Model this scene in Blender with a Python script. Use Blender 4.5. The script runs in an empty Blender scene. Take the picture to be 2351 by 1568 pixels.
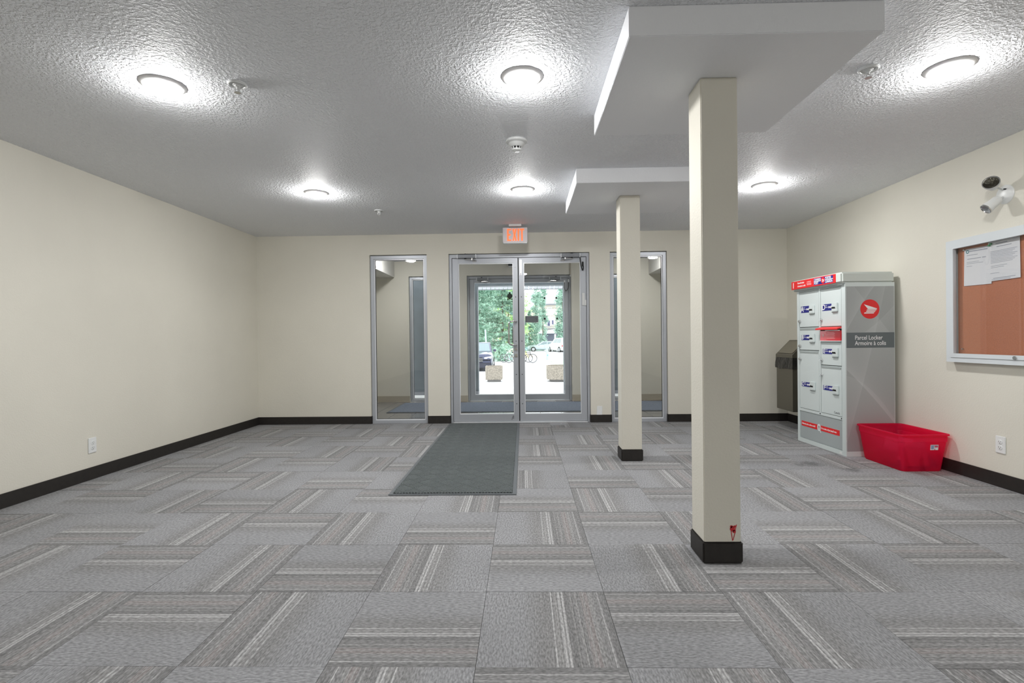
import bpy, bmesh, math, random
from mathutils import Vector, Matrix
C = bpy.context.scene.collection
SC = bpy.context.scene
PI = math.pi
rnd = random.Random(7)

# ------------------------------------------------------------------ camera
FPX, YAW, PITCH, ROLL = 1166.9, 0.02173, -0.00591, -0.01084
CAM_H = 1.0847
def cam_dir(u, up, fwd):
    v = -up
    c, s = math.cos(ROLL), math.sin(ROLL); u, v = c*u + s*v, -s*u + c*v
    X, Y, Z = u, fwd, -v
    c, s = math.cos(PITCH), math.sin(PITCH); Y, Z = c*Y - s*Z, s*Y + c*Z
    c, s = math.cos(YAW), math.sin(YAW); X, Y = c*X - s*Y, s*X + c*Y
    return Vector((X, Y, Z))
cd = bpy.data.cameras.new('camera'); cam = bpy.data.objects.new('camera', cd); C.objects.link(cam)
R_, U_, B_ = cam_dir(1, 0, 0), cam_dir(0, 1, 0), -cam_dir(0, 0, 1)
M = Matrix((R_, U_, B_)).transposed().to_4x4(); M.translation = (0, 0, CAM_H)
cam.matrix_world = M
cd.sensor_width = 36; cd.lens = FPX/2351*36; cd.clip_start = .05; cd.clip_end = 600
SC.camera = cam

# ------------------------------------------------------------------ world, exposure
W = bpy.data.worlds.new('overcast_sky'); SC.world = W; W.use_nodes = True
bg = W.node_tree.nodes['Background']; bg.inputs['Color'].default_value = (.93, .97, 1, 1); bg.inputs['Strength'].default_value = 3.2
SC.view_settings.view_transform = 'Standard'; SC.view_settings.look = 'None'
SC.view_settings.gamma = 1; SC.view_settings.use_curve_mapping = False
SC.view_settings.exposure = 0.0
SC.cycles.use_denoising = True
SC.cycles.sample_clamp_indirect = 6; SC.cycles.caustics_reflective = False; SC.cycles.max_bounces = 10; SC.cycles.diffuse_bounces = 6; SC.cycles.transparent_max_bounces = 24
LAMP = 315.0

# ------------------------------------------------------------------ measures
XL, XR, YB, H = -3.444, 3.355, 6.5225, 2.439
YV0, YV1 = 6.68, 8.79          # vestibule front and back faces
YF = -3.0                       # wall behind the camera
TX, TY, T = .3313, 1.6695, .5   # carpet tile grid

# ------------------------------------------------------------------ helpers
def S(r, g, b):
    f = lambda c: (c/255/12.92) if c/255 <= .04045 else ((c/255+.055)/1.055)**2.4
    return (f(r), f(g), f(b), 1)
def mat(name, col, rough=.5, metal=0, spec=.5, emit=None, strength=0, bump=None, noise=None, coat=0, trans=0):
    """bump=(scale, strength, distance)  noise=(scale, amount)"""
    m = bpy.data.materials.new(name); m.use_nodes = True
    nt = m.node_tree; p = nt.nodes['Principled BSDF']
    if len(col) == 3: col = (*col, 1)
    p.inputs['Base Color'].default_value = col; p.inputs['Roughness'].default_value = rough
    p.inputs['Metallic'].default_value = metal; p.inputs['Specular IOR Level'].default_value = spec
    p.inputs['Coat Weight'].default_value = coat
    if trans: p.inputs['Transmission Weight'].default_value = trans
    if emit: p.inputs['Emission Color'].default_value = emit; p.inputs['Emission Strength'].default_value = strength
    co = None
    if bump or noise:
        co = nt.nodes.new('ShaderNodeTexCoord')
    if noise:
        n = nt.nodes.new('ShaderNodeTexNoise'); n.inputs['Scale'].default_value = noise[0]; n.inputs['Detail'].default_value = 4
        nt.links.new(co.outputs['Object'], n.inputs['Vector'])
        mr = nt.nodes.new('ShaderNodeMapRange'); mr.inputs['From Min'].default_value = .3; mr.inputs['From Max'].default_value = .7
        mr.inputs['To Min'].default_value = 1-noise[1]; mr.inputs['To Max'].default_value = 1+noise[1]
        nt.links.new(n.outputs['Fac'], mr.inputs['Value'])
        mx = nt.nodes.new('ShaderNodeVectorMath'); mx.operation = 'SCALE'; mx.inputs[0].default_value = col[:3]
        nt.links.new(mr.outputs['Result'], mx.inputs['Scale']); nt.links.new(mx.outputs['Vector'], p.inputs['Base Color'])
    if bump:
        n = nt.nodes.new('ShaderNodeTexNoise'); n.inputs['Scale'].default_value = bump[0]; n.inputs['Detail'].default_value = 2
        nt.links.new(co.outputs['Object'], n.inputs['Vector'])
        b = nt.nodes.new('ShaderNodeBump'); b.inputs['Strength'].default_value = bump[1]; b.inputs['Distance'].default_value = bump[2]
        nt.links.new(n.outputs['Fac'], b.inputs['Height']); nt.links.new(b.outputs['Normal'], p.inputs['Normal'])
    return m
def glass_mat(name, tint=(1, 1, 1), refl=1.0, ior=1.5):
    m = bpy.data.materials.new(name); m.use_nodes = True; nt = m.node_tree
    nt.nodes.remove(nt.nodes['Principled BSDF']); out = nt.nodes['Material Output']
    t = nt.nodes.new('ShaderNodeBsdfTransparent'); t.inputs['Color'].default_value = (*tint, 1)
    g = nt.nodes.new('ShaderNodeBsdfGlossy'); g.inputs['Roughness'].default_value = .01
    fr = nt.nodes.new('ShaderNodeFresnel')          # both faces of the thin pane reflect alike (no total internal reflection)
    ge = nt.nodes.new('ShaderNodeNewGeometry'); io = nt.nodes.new('ShaderNodeMapRange'); io.inputs['To Min'].default_value = ior; io.inputs['To Max'].default_value = 1/ior
    nt.links.new(ge.outputs['Backfacing'], io.inputs['Value']); nt.links.new(io.outputs['Result'], fr.inputs['IOR'])
    mu = nt.nodes.new('ShaderNodeMath'); mu.operation = 'MULTIPLY'; mu.inputs[1].default_value = refl
    nt.links.new(fr.outputs[0], mu.inputs[0])
    mx = nt.nodes.new('ShaderNodeMixShader'); nt.links.new(mu.outputs[0], mx.inputs[0])
    nt.links.new(t.outputs[0], mx.inputs[1]); nt.links.new(g.outputs[0], mx.inputs[2]); nt.links.new(mx.outputs[0], out.inputs[0])
    return m
def box(bm, x0, x1, y0, y1, z0, z1, bev=0, mtx=None):
    r = bmesh.ops.create_cube(bm, size=1)
    vs = r['verts']
    bmesh.ops.scale(bm, vec=(abs(x1-x0), abs(y1-y0), abs(z1-z0)), verts=vs)
    bmesh.ops.translate(bm, vec=((x0+x1)/2, (y0+y1)/2, (z0+z1)/2), verts=vs)
    if bev:
        es = list({e for v in vs for e in v.link_edges})
        rr = bmesh.ops.bevel(bm, geom=es, offset=bev, segments=2, affect='EDGES', clamp_overlap=True)
        vs = list({v for f in rr['faces'] for v in f.verts} | {v for v in vs if v.is_valid})
    if mtx is not None: bmesh.ops.transform(bm, matrix=mtx, verts=vs)
    return vs
def cyl(bm, p0, p1, r0, r1=None, n=24, caps=True):
    p0, p1 = Vector(p0), Vector(p1); r1 = r0 if r1 is None else r1
    d = p1-p0
    r = bmesh.ops.create_cone(bm, cap_ends=caps, segments=n, radius1=r0, radius2=r1, depth=d.length)
    q = d.to_track_quat('Z', 'Y').to_matrix().to_4x4(); q.translation = (p0+p1)/2
    bmesh.ops.transform(bm, matrix=q, verts=r['verts']); return r['verts']
def lathe(bm, prof, n=32, loc=(0, 0, 0), mtx=None):
    """prof = [(r, z)...]"""
    rings = []; new = []
    for r, z in prof:
        if r < 1e-5:
            v = bm.verts.new((0, 0, z)); rings.append([v]); new.append(v)
        else:
            ring = [bm.verts.new((r*math.cos(2*PI*k/n), r*math.sin(2*PI*k/n), z)) for k in range(n)]
            rings.append(ring); new += ring
    for a, b in zip(rings, rings[1:]):
        for k in range(n):
            k2 = (k+1) % n
            if len(a) == 1 and len(b) == 1: continue
            if len(a) == 1: bm.faces.new((a[0], b[k], b[k2]))
            elif len(b) == 1: bm.faces.new((a[k], a[k2], b[0]))
            else: bm.faces.new((a[k], a[k2], b[k2], b[k]))
    if mtx is not None: bmesh.ops.transform(bm, matrix=mtx, verts=new)
    bmesh.ops.translate(bm, vec=loc, verts=new)
    return new
def tube(bm, pts, r, n=8, closed=False):
    pts = [Vector(p) for p in pts]; rings = []
    N = len(pts)
    up = Vector((0.13, .31, .94))
    for i, p in enumerate(pts):
        a = pts[i-1] if (i > 0 or closed) else p
        b = pts[(i+1) % N] if (i < N-1 or closed) else p
        d = (b-a).normalized()
        s = d.cross(up)
        if s.length < .05: s = d.cross(Vector((1, 0, 0)))
        s.normalize(); t = s.cross(d)
        rings.append([bm.verts.new(p + r*(math.cos(2*PI*k/n)*s + math.sin(2*PI*k/n)*t)) for k in range(n)])
    pairs = list(zip(rings, rings[1:])) + ([(rings[-1], rings[0])] if closed else [])
    for a, b in pairs:
        for k in range(n):
            bm.faces.new((a[k], a[(k+1) % n], b[(k+1) % n], b[k]))
    if not closed:
        bm.faces.new(rings[0][::-1]); bm.faces.new(rings[-1])
def poly(bm, pts, depth=None):
    """flat polygon from 3d points, optionally extruded by vector depth"""
    vs = [bm.verts.new(p) for p in pts]; f = bm.faces.new(vs)
    if depth is not None:
        r = bmesh.ops.extrude_face_region(bm, geom=[f])
        bmesh.ops.translate(bm, vec=depth, verts=[g for g in r['geom'] if isinstance(g, bmesh.types.BMVert)])
def obj(name, bm, m, parent=None, smooth=False, loc=None, rot=None):
    me = bpy.data.meshes.new(name)
    bmesh.ops.recalc_face_normals(bm, faces=bm.faces)
    bm.to_mesh(me); bm.free()
    if m is not None:
        for x in (m if isinstance(m, (list, tuple)) else [m]): me.materials.append(x)
    if smooth:
        me.polygons.foreach_set('use_smooth', [True]*len(me.polygons))
        if smooth != 'all':
            me.set_sharp_from_angle(angle=math.radians(35))
    o = bpy.data.objects.new(name, me); C.objects.link(o)
    if parent is not None: o.parent = parent
    if loc is not None: o.location = loc
    if rot is not None: o.rotation_euler = rot
    return o
def B(): return bmesh.new()
def obox(name, b, m, parent=None, bev=0, **k):
    bm = B(); box(bm, *b, bev=bev); return obj(name, bm, m, parent, smooth=bool(bev), **k)
def struct(o, label=None):
    o['kind'] = 'structure'
    if label: o['label'] = label
    return o
def tag(o, label, cat, group=None, kind='thing'):
    o['label'] = label; o['category'] = cat; o['kind'] = kind
    if group: o['group'] = group
    return o
def empty(name, loc=(0, 0, 0), rz=0, parent=None):
    o = bpy.data.objects.new(name, None); C.objects.link(o); o.location = loc; o.rotation_euler = (0, 0, rz)
    o.empty_display_size = .1
    if parent is not None: o.parent = parent
    return o
def thing(name, label, cat, loc=(0, 0, 0), rz=0, group=None): return tag(empty(name, loc, rz), label, cat, group)
def part(name, parent, m, fn, smooth=True, **k):
    bm = B(); fn(bm); return obj(name, bm, m, parent, smooth=smooth, **k)
def dup(o, parent=None):
    c = o.copy(); C.objects.link(c)
    if parent is not None: c.parent = parent
    for ch in list(o.children): dup(ch, c)
    return c
def text(name, body, size, loc, rot, m, parent, align='LEFT', sx=1.0, bold=0.0, ext=.0004, mirror=False, spacing=1.0):
    cu = bpy.data.curves.new(name, 'FONT'); cu.body = body; cu.size = size; cu.align_x = align; cu.align_y = 'CENTER'
    cu.offset = bold; cu.extrude = ext; cu.space_character = spacing; cu.resolution_u = 3
    o = bpy.data.objects.new(name, cu)
    C.objects.link(o)
    dg = bpy.context.evaluated_depsgraph_get()
    me = bpy.data.meshes.new_from_object(o.evaluated_get(dg)); me.name = name
    bpy.data.objects.remove(o); bpy.data.curves.remove(cu)
    me.materials.clear(); me.materials.append(m)
    o = bpy.data.objects.new(name, me); C.objects.link(o); o.parent = parent
    o.location = loc; o.rotation_euler = rot; o.scale = (-sx if mirror else sx, 1, 1)
    return o
FACE_Y = (PI/2, 0, 0)          # text readable from -Y

# ------------------------------------------------------------------ materials
M_wall = mat('beige_wall_paint', S(219, 216, 205), .55, spec=.35, bump=(95, .3, .004), noise=(1.6, .025))
M_ceil = bpy.data.materials.new('knockdown_ceiling'); M_ceil.use_nodes = True
def build_ceiling(m, col, scale, dist):
    nt = m.node_tree; p = nt.nodes['Principled BSDF']; p.inputs['Base Color'].default_value = col
    p.inputs['Roughness'].default_value = .62; p.inputs['Specular IOR Level'].default_value = .22
    co = nt.nodes.new('ShaderNodeTexCoord')
    a = nt.nodes.new('ShaderNodeTexNoise'); a.inputs['Scale'].default_value = scale; a.inputs['Detail'].default_value = 2; a.inputs['Roughness'].default_value = .5
    nt.links.new(co.outputs['Object'], a.inputs['Vector'])
    r = nt.nodes.new('ShaderNodeMapRange'); r.interpolation_type = 'SMOOTHSTEP'; r.inputs['From Min'].default_value = .40; r.inputs['From Max'].default_value = .66
    nt.links.new(a.outputs['Fac'], r.inputs['Value'])
    b = nt.nodes.new('ShaderNodeBump'); b.inputs['Strength'].default_value = 1; b.inputs['Distance'].default_value = dist
    nt.links.new(r.outputs['Result'], b.inputs['Height']); nt.links.new(b.outputs['Normal'], p.inputs['Normal'])
build_ceiling(M_ceil, S(236, 238, 242), 74, .0044)
M_bulk = mat('flat_white_bulkhead', S(236, 238, 242), .6, spec=.3, bump=(70, .25, .008))
M_base = mat('black_rubber_base', S(38, 35, 33), .5, spec=.4, noise=(30, .15))
M_vbase = mat('beige_tile_base', S(176, 168, 152), .5)
M_alu = mat('satin_aluminium', S(180, 184, 191), .38, metal=.35, bump=(400, .03, .002))
M_alul = mat('bright_aluminium', S(236, 238, 242), .3, metal=.15)  # colour whitened so the glazing beads look lit by daylight
M_closer = mat('closer_grey_metal', S(140, 143, 148), .3, metal=.6)
M_alud = mat('dark_gasket', S(28, 30, 33), .6)
M_chrome = mat('worn_chrome', S(205, 205, 205), .18, metal=1)
M_case = mat('white_case_enamel', S(212, 218, 222), .35)
M_steel = mat('brushed_steel', S(120, 117, 108), .34, metal=.9, bump=(300, .04, .002))
M_glass = glass_mat('clear_glass', (.99, .995, .992), .8)
M_glassb = glass_mat('board_glass', (.97, .97, .97), 1.1)
M_white = mat('white_plastic', S(228, 230, 230), .35)
M_whitem = mat('white_enamel', S(214, 216, 216), .4)
M_black = mat('black_plastic', S(18, 18, 19), .45)
M_bag = mat('black_bin_liner', S(17, 17, 18), .28, spec=.6, bump=(14, .6, .03))
M_dark = mat('slot_black', S(12, 12, 14), .7)
M_lamp = mat('lamp_diffuser', S(255, 252, 246), .4, emit=(1, .99, .975, 1), strength=LAMP)
M_lamp2 = mat('vestibule_lamp_diffuser', S(255, 252, 246), .4, emit=(1, .99, .975, 1), strength=LAMP*.62)
M_ring = mat('white_lamp_trim', S(244, 244, 245), .4)
M_exit_w = mat('exit_face', S(214, 208, 212), .4)
M_exit_r = mat('exit_letters', S(255, 90, 40), .5, emit=(1, .13, .03, 1), strength=1.3)
M_lock = mat('grey_locker_enamel', S(212, 221, 221), .38, spec=.45)
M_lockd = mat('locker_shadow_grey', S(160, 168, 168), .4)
M_cap = mat('locker_cap_grey', S(206, 212, 208), .4)
M_red = mat('post_red', S(228, 34, 38), .4)
M_redd = mat('slot_red_glossy', S(214, 40, 52), .18, coat=.4)
M_blue = mat('label_blue', S(28, 32, 128), .4)
M_wht = mat('print_white', S(238, 238, 240), .5)
M_ban = mat('banner_slate', S(98, 106, 110), .4)
M_grytxt = mat('print_grey', S(92, 98, 100), .5)
M_cork = mat('cork', S(188, 118, 84), .85, noise=(160, .14), bump=(200, .2, .004))
M_paper = mat('paper_white', S(232, 234, 238), .7)
M_ink = mat('ink_grey', S(164, 169, 180), .7)
M_inkb = mat('ink_teal', S(60, 130, 140), .7)
M_green = mat('pin_green', S(30, 150, 90), .35)
M_mat = mat('grey_green_mat_pile', S(105, 111, 112), .95, spec=.1, noise=(220, .28))
M_matr = mat('mat_rubber_edge', S(92, 97, 101), .6)
M_matd = mat('mat_valley', S(14, 16, 17), .95, spec=.1)
M_vmat = mat('vestibule_mat_pile', S(118, 126, 140), .9, spec=.15, noise=(60, .2))
M_grout = mat('pale_grout', S(232, 231, 228), .8)
M_pave = mat('pale_concrete', S(226, 226, 224), .8, noise=(1.1, .03))
M_road = mat('pale_asphalt', S(214, 214, 216), .85, noise=(.5, .04))
M_portal = mat('dark_slate_cladding', S(92, 100, 106), .55, noise=(6, .12))
M_canopy = mat('white_canopy_metal', S(232, 233, 236), .5)
M_canopyd = mat('canopy_dark_edge', S(120, 122, 128), .6)
M_smear = mat('red_smear', S(188, 40, 46), .6, noise=(60, .25))

def carpet_mat(name, seed):
    m = bpy.data.materials.new(name); m.use_nodes = True; nt = m.node_tree; L = nt.links.new
    p = nt.nodes['Principled BSDF']; p.inputs['Roughness'].default_value = .95; p.inputs['Specular IOR Level'].default_value = .12
    co = nt.nodes.new('ShaderNodeTexCoord'); oi = nt.nodes.new('ShaderNodeObjectInfo')
    sp = nt.nodes.new('ShaderNodeSeparateXYZ'); L(co.outputs['Object'], sp.inputs[0])
    u = nt.nodes.new('ShaderNodeMath'); u.operation = 'MULTIPLY_ADD'; u.inputs[1].default_value = 2; u.inputs[2].default_value = .5
    L(sp.outputs['Y'], u.inputs[0])
    # slight wobble of the yarns along their run
    wob = nt.nodes.new('ShaderNodeTexNoise'); wob.inputs['Scale'].default_value = 30; L(co.outputs['Object'], wob.inputs['Vector'])
    w2 = nt.nodes.new('ShaderNodeMath'); w2.operation = 'MULTIPLY_ADD'; w2.inputs[1].default_value = .008; L(wob.outputs['Fac'], w2.inputs[0]); L(u.outputs[0], w2.inputs[2])
    sh = nt.nodes.new('ShaderNodeMath'); sh.operation = 'MULTIPLY_ADD'; sh.inputs[1].default_value = .05; sh.inputs[2].default_value = -.03; L(oi.outputs['Random'], sh.inputs[0])
    w3 = nt.nodes.new('ShaderNodeMath'); w3.operation = 'ADD'; L(w2.outputs[0], w3.inputs[0]); L(sh.outputs[0], w3.inputs[1])
    r = nt.nodes.new('ShaderNodeValToRGB'); L(w3.outputs[0], r.inputs[0])
    pl, ba, dk, wh, lw, pk = S(157, 158, 161), S(147, 147, 148), S(136, 136, 137), S(198, 198, 199), S(163, 163, 163), S(154, 149, 149)
    st = [(0, pl), (.30, pl), (.46, ba), (.53, ba), (.540, wh), (.546, ba), (.578, lw), (.584, dk), (.608, wh), (.619, dk), (.632, wh), (.648, dk), (.69, dk),
          (.70, lw), (.706, dk), (.73, ba), (.748, lw), (.755, dk), (.775, ba), (.795, pk), (.812, lw), (.818, pk), (.84, pk), (.846, lw), (.852, ba), (.873, lw), (.879, ba), (.925, ba), (.931, wh), (.938, ba), (.96, dk), (1, dk)]
    cr = r.color_ramp
    cr.elements[0].position = st[0][0]; cr.elements[0].color = st[0][1]
    cr.elements[1].position = st[1][0]; cr.elements[1].color = st[1][1]
    for q, c in st[2:]:
        e = cr.elements.new(q); e.color = c
    # fine extra yarn lines: noise stretched along x, fading in over the striped part
    mp = nt.nodes.new('ShaderNodeMapping'); mp.inputs['Scale'].default_value = (1.2, 300, 1); L(co.outputs['Object'], mp.inputs['Vector'])
    sn = nt.nodes.new('ShaderNodeTexNoise'); sn.inputs['Scale'].default_value = 1; sn.inputs['Detail'].default_value = 2; L(mp.outputs[0], sn.inputs['Vector'])
    fin = nt.nodes.new('ShaderNodeMapRange'); fin.inputs['From Min'].default_value = .3; fin.inputs['From Max'].default_value = .5; L(u.outputs[0], fin.inputs['Value'])
    sm = nt.nodes.new('ShaderNodeMapRange'); sm.inputs['From Min'].default_value = .3; sm.inputs['From Max'].default_value = .7; sm.inputs['To Min'].default_value = -.2; sm.inputs['To Max'].default_value = .2; L(sn.outputs['Fac'], sm.inputs['Value'])
    ml = nt.nodes.new('ShaderNodeMath'); ml.operation = 'MULTIPLY'; L(fin.outputs[0], ml.inputs[0]); L(sm.outputs[0], ml.inputs[1])
    # heather speckle, elongated along the yarn
    mp2 = nt.nodes.new('ShaderNodeMapping'); mp2.inputs['Scale'].default_value = (55, 150, 55); L(co.outputs['Object'], mp2.inputs['Vector'])
    hn = nt.nodes.new('ShaderNodeTexNoise'); hn.inputs['Scale'].default_value = 1; hn.inputs['Detail'].default_value = 3; L(mp2.outputs[0], hn.inputs['Vector'])
    hm = nt.nodes.new('ShaderNodeMapRange'); hm.inputs['From Min'].default_value = .25; hm.inputs['From Max'].default_value = .75; hm.inputs['To Min'].default_value = .58; hm.inputs['To Max'].default_value = 1.42; L(hn.outputs['Fac'], hm.inputs['Value'])
    ad = nt.nodes.new('ShaderNodeMath'); ad.operation = 'ADD'; L(ml.outputs[0], ad.inputs[0]); L(hm.outputs[0], ad.inputs[1])
    # soiling and tile to tile variation
    ge = nt.nodes.new('ShaderNodeNewGeometry')
    dn = nt.nodes.new('ShaderNodeTexNoise'); dn.inputs['Scale'].default_value = 1.7; dn.inputs['Detail'].default_value = 4; L(ge.outputs['Position'], dn.inputs['Vector'])
    dm = nt.nodes.new('ShaderNodeMapRange'); dm.inputs['From Min'].default_value = .3; dm.inputs['From Max'].default_value = .7; dm.inputs['To Min'].default_value = .93; dm.inputs['To Max'].default_value = 1.05; L(dn.outputs['Fac'], dm.inputs['Value'])
    rv = nt.nodes.new('ShaderNodeMath'); rv.operation = 'MULTIPLY_ADD'; rv.inputs[1].default_value = .09; rv.inputs[2].default_value = .74; L(oi.outputs['Random'], rv.inputs[0])
    m1 = nt.nodes.new('ShaderNodeMath'); m1.operation = 'MULTIPLY'; L(ad.outputs[0], m1.inputs[0]); L(dm.outputs[0], m1.inputs[1])
    m2 = nt.nodes.new('ShaderNodeMath'); m2.operation = 'MULTIPLY'; L(m1.outputs[0], m2.inputs[0]); L(rv.outputs[0], m2.inputs[1])
    last = m2
    for (sx, sy, rad, amt) in ((2.42, 4.34, .10, .55), (2.63, 4.13, .07, .6), (2.30, 4.30, .05, .7)):      # dark spill spots near the locker
        di = nt.nodes.new('ShaderNodeVectorMath'); di.operation = 'DISTANCE'; L(ge.outputs['Position'], di.inputs[0]); di.inputs[1].default_value = (sx, sy, 0)
        nz = nt.nodes.new('ShaderNodeMath'); nz.operation = 'MULTIPLY_ADD'; nz.inputs[1].default_value = .12; L(wob.outputs['Fac'], nz.inputs[0]); L(di.outputs['Value'], nz.inputs[2])
        mr = nt.nodes.new('ShaderNodeMapRange'); mr.inputs['From Min'].default_value = rad*.3+.06; mr.inputs['From Max'].default_value = rad+.08; mr.inputs['To Min'].default_value = amt; mr.inputs['To Max'].default_value = 1; L(nz.outputs[0], mr.inputs['Value'])
        mm = nt.nodes.new('ShaderNodeMath'); mm.operation = 'MULTIPLY'; L(last.outputs[0], mm.inputs[0]); L(mr.outputs[0], mm.inputs[1]); last = mm
    sc = nt.nodes.new('ShaderNodeVectorMath'); sc.operation = 'SCALE'; L(r.outputs['Color'], sc.inputs[0]); L(last.outputs[0], sc.inputs['Scale'])
    L(sc.outputs[0], p.inputs['Base Color'])
    bu = nt.nodes.new('ShaderNodeBump'); bu.inputs['Strength'].default_value = .35; bu.inputs['Distance'].default_value = .004
    L(hn.outputs['Fac'], bu.inputs['Height']); L(bu.outputs['Normal'], p.inputs['Normal'])
    return m
M_carpet = carpet_mat('striped_carpet_tile', 1)

def vtile_mat():
    m = mat('grey_ceramic', S(128, 127, 129), .18, spec=.8)
    nt = m.node_tree; L = nt.links.new; p = nt.nodes['Principled BSDF']
    oi = nt.nodes.new('ShaderNodeObjectInfo'); co = nt.nodes.new('ShaderNodeNewGeometry')
    n = nt.nodes.new('ShaderNodeTexNoise'); n.inputs['Scale'].default_value = 9; n.inputs['Detail'].default_value = 4; L(co.outputs['Position'], n.inputs['Vector'])
    a = nt.nodes.new('ShaderNodeMath'); a.operation = 'MULTIPLY_ADD'; a.inputs[1].default_value = .16; a.inputs[2].default_value = .82; L(oi.outputs['Random'], a.inputs[0])
    b = nt.nodes.new('ShaderNodeMath'); b.operation = 'MULTIPLY_ADD'; b.inputs[1].default_value = .2; L(n.outputs['Fac'], b.inputs[0]); L(a.outputs[0], b.inputs[2])
    s = nt.nodes.new('ShaderNodeVectorMath'); s.operation = 'SCALE'; s.inputs[0].default_value = S(128, 127, 128)[:3]; L(b.outputs[0], s.inputs['Scale']); L(s.outputs[0], p.inputs['Base Color'])
    return m
M_vtile = vtile_mat()

def side_print_mat():
    """printed side of the parcel locker: overlapping translucent grey swooshes (flat print)"""
    m = mat('printed_swoosh_panel', S(150, 155, 155), .3, spec=.5)
    nt = m.node_tree; L = nt.links.new; p = nt.nodes['Principled BSDF']
    co = nt.nodes.new('ShaderNodeTexCoord'); sp = nt.nodes.new('ShaderNodeSeparateXYZ'); L(co.outputs['Object'], sp.inputs[0])
    def math_(op, a, b, c=None):
        n = nt.nodes.new('ShaderNodeMath'); n.operation = op
        for k, v in enumerate((a, b, c)):
            if v is None: continue
            if isinstance(v, (int, float)): n.inputs[k].default_value = v
            else: L(v, n.inputs[k])
        return n.outputs[0]
    d, z = sp.outputs['Y'], sp.outputs['Z']
    base = S(172, 176, 177)
    tot = None
    # each band: bright leading edge where q = z - (a + b d + c d^2) passes zero, fading away
    for a, b, c, w, amt, sgn in ((1.10, 1.9, -1.2, .10, .16, 1), (1.02, .35, .9, .22, .10, -1), (.78, -.95, -.4, .10, .20, 1), (.72, -.2, -1.6, .3, .08, -1), (.10, 3.2, 2.0, .25, .12, 1), (1.62, -1.3, 0, .3, .10, -1)):
        q = math_('SUBTRACT', z, math_('ADD', math_('MULTIPLY_ADD', d, b, a), math_('MULTIPLY', math_('MULTIPLY', d, d), c)))
        pos = math_('GREATER_THAN', math_('MULTIPLY', q, sgn), 0)
        fall = math_('POWER', 2.718, math_('MULTIPLY', math_('ABSOLUTE', q, 0), -1/w))
        v = math_('MULTIPLY', math_('MULTIPLY', pos, fall), amt)
        tot = v if tot is None else math_('ADD', tot, v)
    f = math_('ADD', tot, .86)
    s = nt.nodes.new('ShaderNodeVectorMath'); s.operation = 'SCALE'; s.inputs[0].default_value = base[:3]; L(f, s.inputs['Scale']); L(s.outputs[0], p.inputs['Base Color'])
    return m
M_side = side_print_mat()

# ================================================================== SETTING: floor, ceiling, walls
floor = struct(obox('floor', (XL-.2, XR+.2, YF-.2, YB+.1, -.12, -.008), mat('subfloor', S(58, 56, 56), .9)))
bm = B(); box(bm, -T/2+.0008, T/2-.0008, -T/2+.0008, T/2-.0008, -.009, 0)
tile_src = obj('carpet_tile', bm, M_carpet, floor)
def tile_angle(i, j):
    k = j % 6
    return {0: 90*i, 1: 270-90*i, 2: 90*i, 3: 90-90*i, 4: 180+90*i, 5: 270-90*i}[k]
first = True
i0, i1 = math.floor((XL-TX)/T), math.floor((XR-TX)/T)
j1 = math.floor((YB-TY)/T)
clip_meshes = {}
for j in range(-5, j1+1):
    for i in range(i0, i1+1):
        cx, cy = TX+(i+.5)*T, TY+(j+.5)*T
        ang = math.radians(tile_angle(i, j) + (rnd.choice((0, 0, 0, 180)) if j > 6 else 0))
        lo = Vector((max(cx-T/2, XL), max(cy-T/2, YF), 0)); hi = Vector((min(cx+T/2, XR), min(cy+T/2, YB+.02), 0))
        if hi.x-lo.x < .02 or hi.y-lo.y < .02: continue
        full = (hi.x-lo.x > T-.01 and hi.y-lo.y > T-.01)
        if full and first: o = tile_src; first = False
        elif full: o = tile_src.copy(); C.objects.link(o)
        else:
            rm = Matrix.Rotation(-ang, 4, 'Z')
            bm = B(); box(bm, lo.x-cx+.0008, hi.x-cx-.0008, lo.y-cy+.0008, hi.y-cy-.0008, -.009, 0); bmesh.ops.transform(bm, matrix=rm, verts=bm.verts)
            o = obj('carpet_tile', bm, M_carpet, floor)
        o.location = (cx, cy, rnd.uniform(-.0006, .0006)); o.rotation_euler = (0, 0, ang)

def vestibule_floor():
    f = struct(obox('floor', (-2.95, 2.95, YB+.1, YV1+.22, -.12, -.006), M_grout))
    f.name = 'floor.001'
    tw, tl = .303, .606
    bm = B(); box(bm, -tw/2+.004, tw/2-.004, -tl/2+.004, tl/2-.004, -.007, 0, bev=.0012)
    src = obj('ceramic_tile', bm, M_vtile, f, smooth=True); n = 0
    for a in range(-9, 9):
        for b in range(4):
            x = -.059 + (a+.5)*tw; y = YB+.105 + tl*(b+.5) - (.303 if a % 2 else 0)
            o = src if n == 0 else src.copy()
            if n: C.objects.link(o)
            n += 1; o.location = (x, y, 0)
vestibule_floor()
struct(obox('ceiling', (-3.7, 3.6, YF-.2, YV1+.2, H, H+.15), M_ceil))
struct(obox('wall_left', (XL-.15, XL, YF-.15, YB+.155, 0, H), M_wall))
struct(obox('wall_right', (XR, XR+.15, YF-.15, YB+.155, 0, H), M_wall))
struct(obox('wall_front', (XL-.15, XR+.15, YF-.15, YF, 0, H), M_wall))
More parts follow.
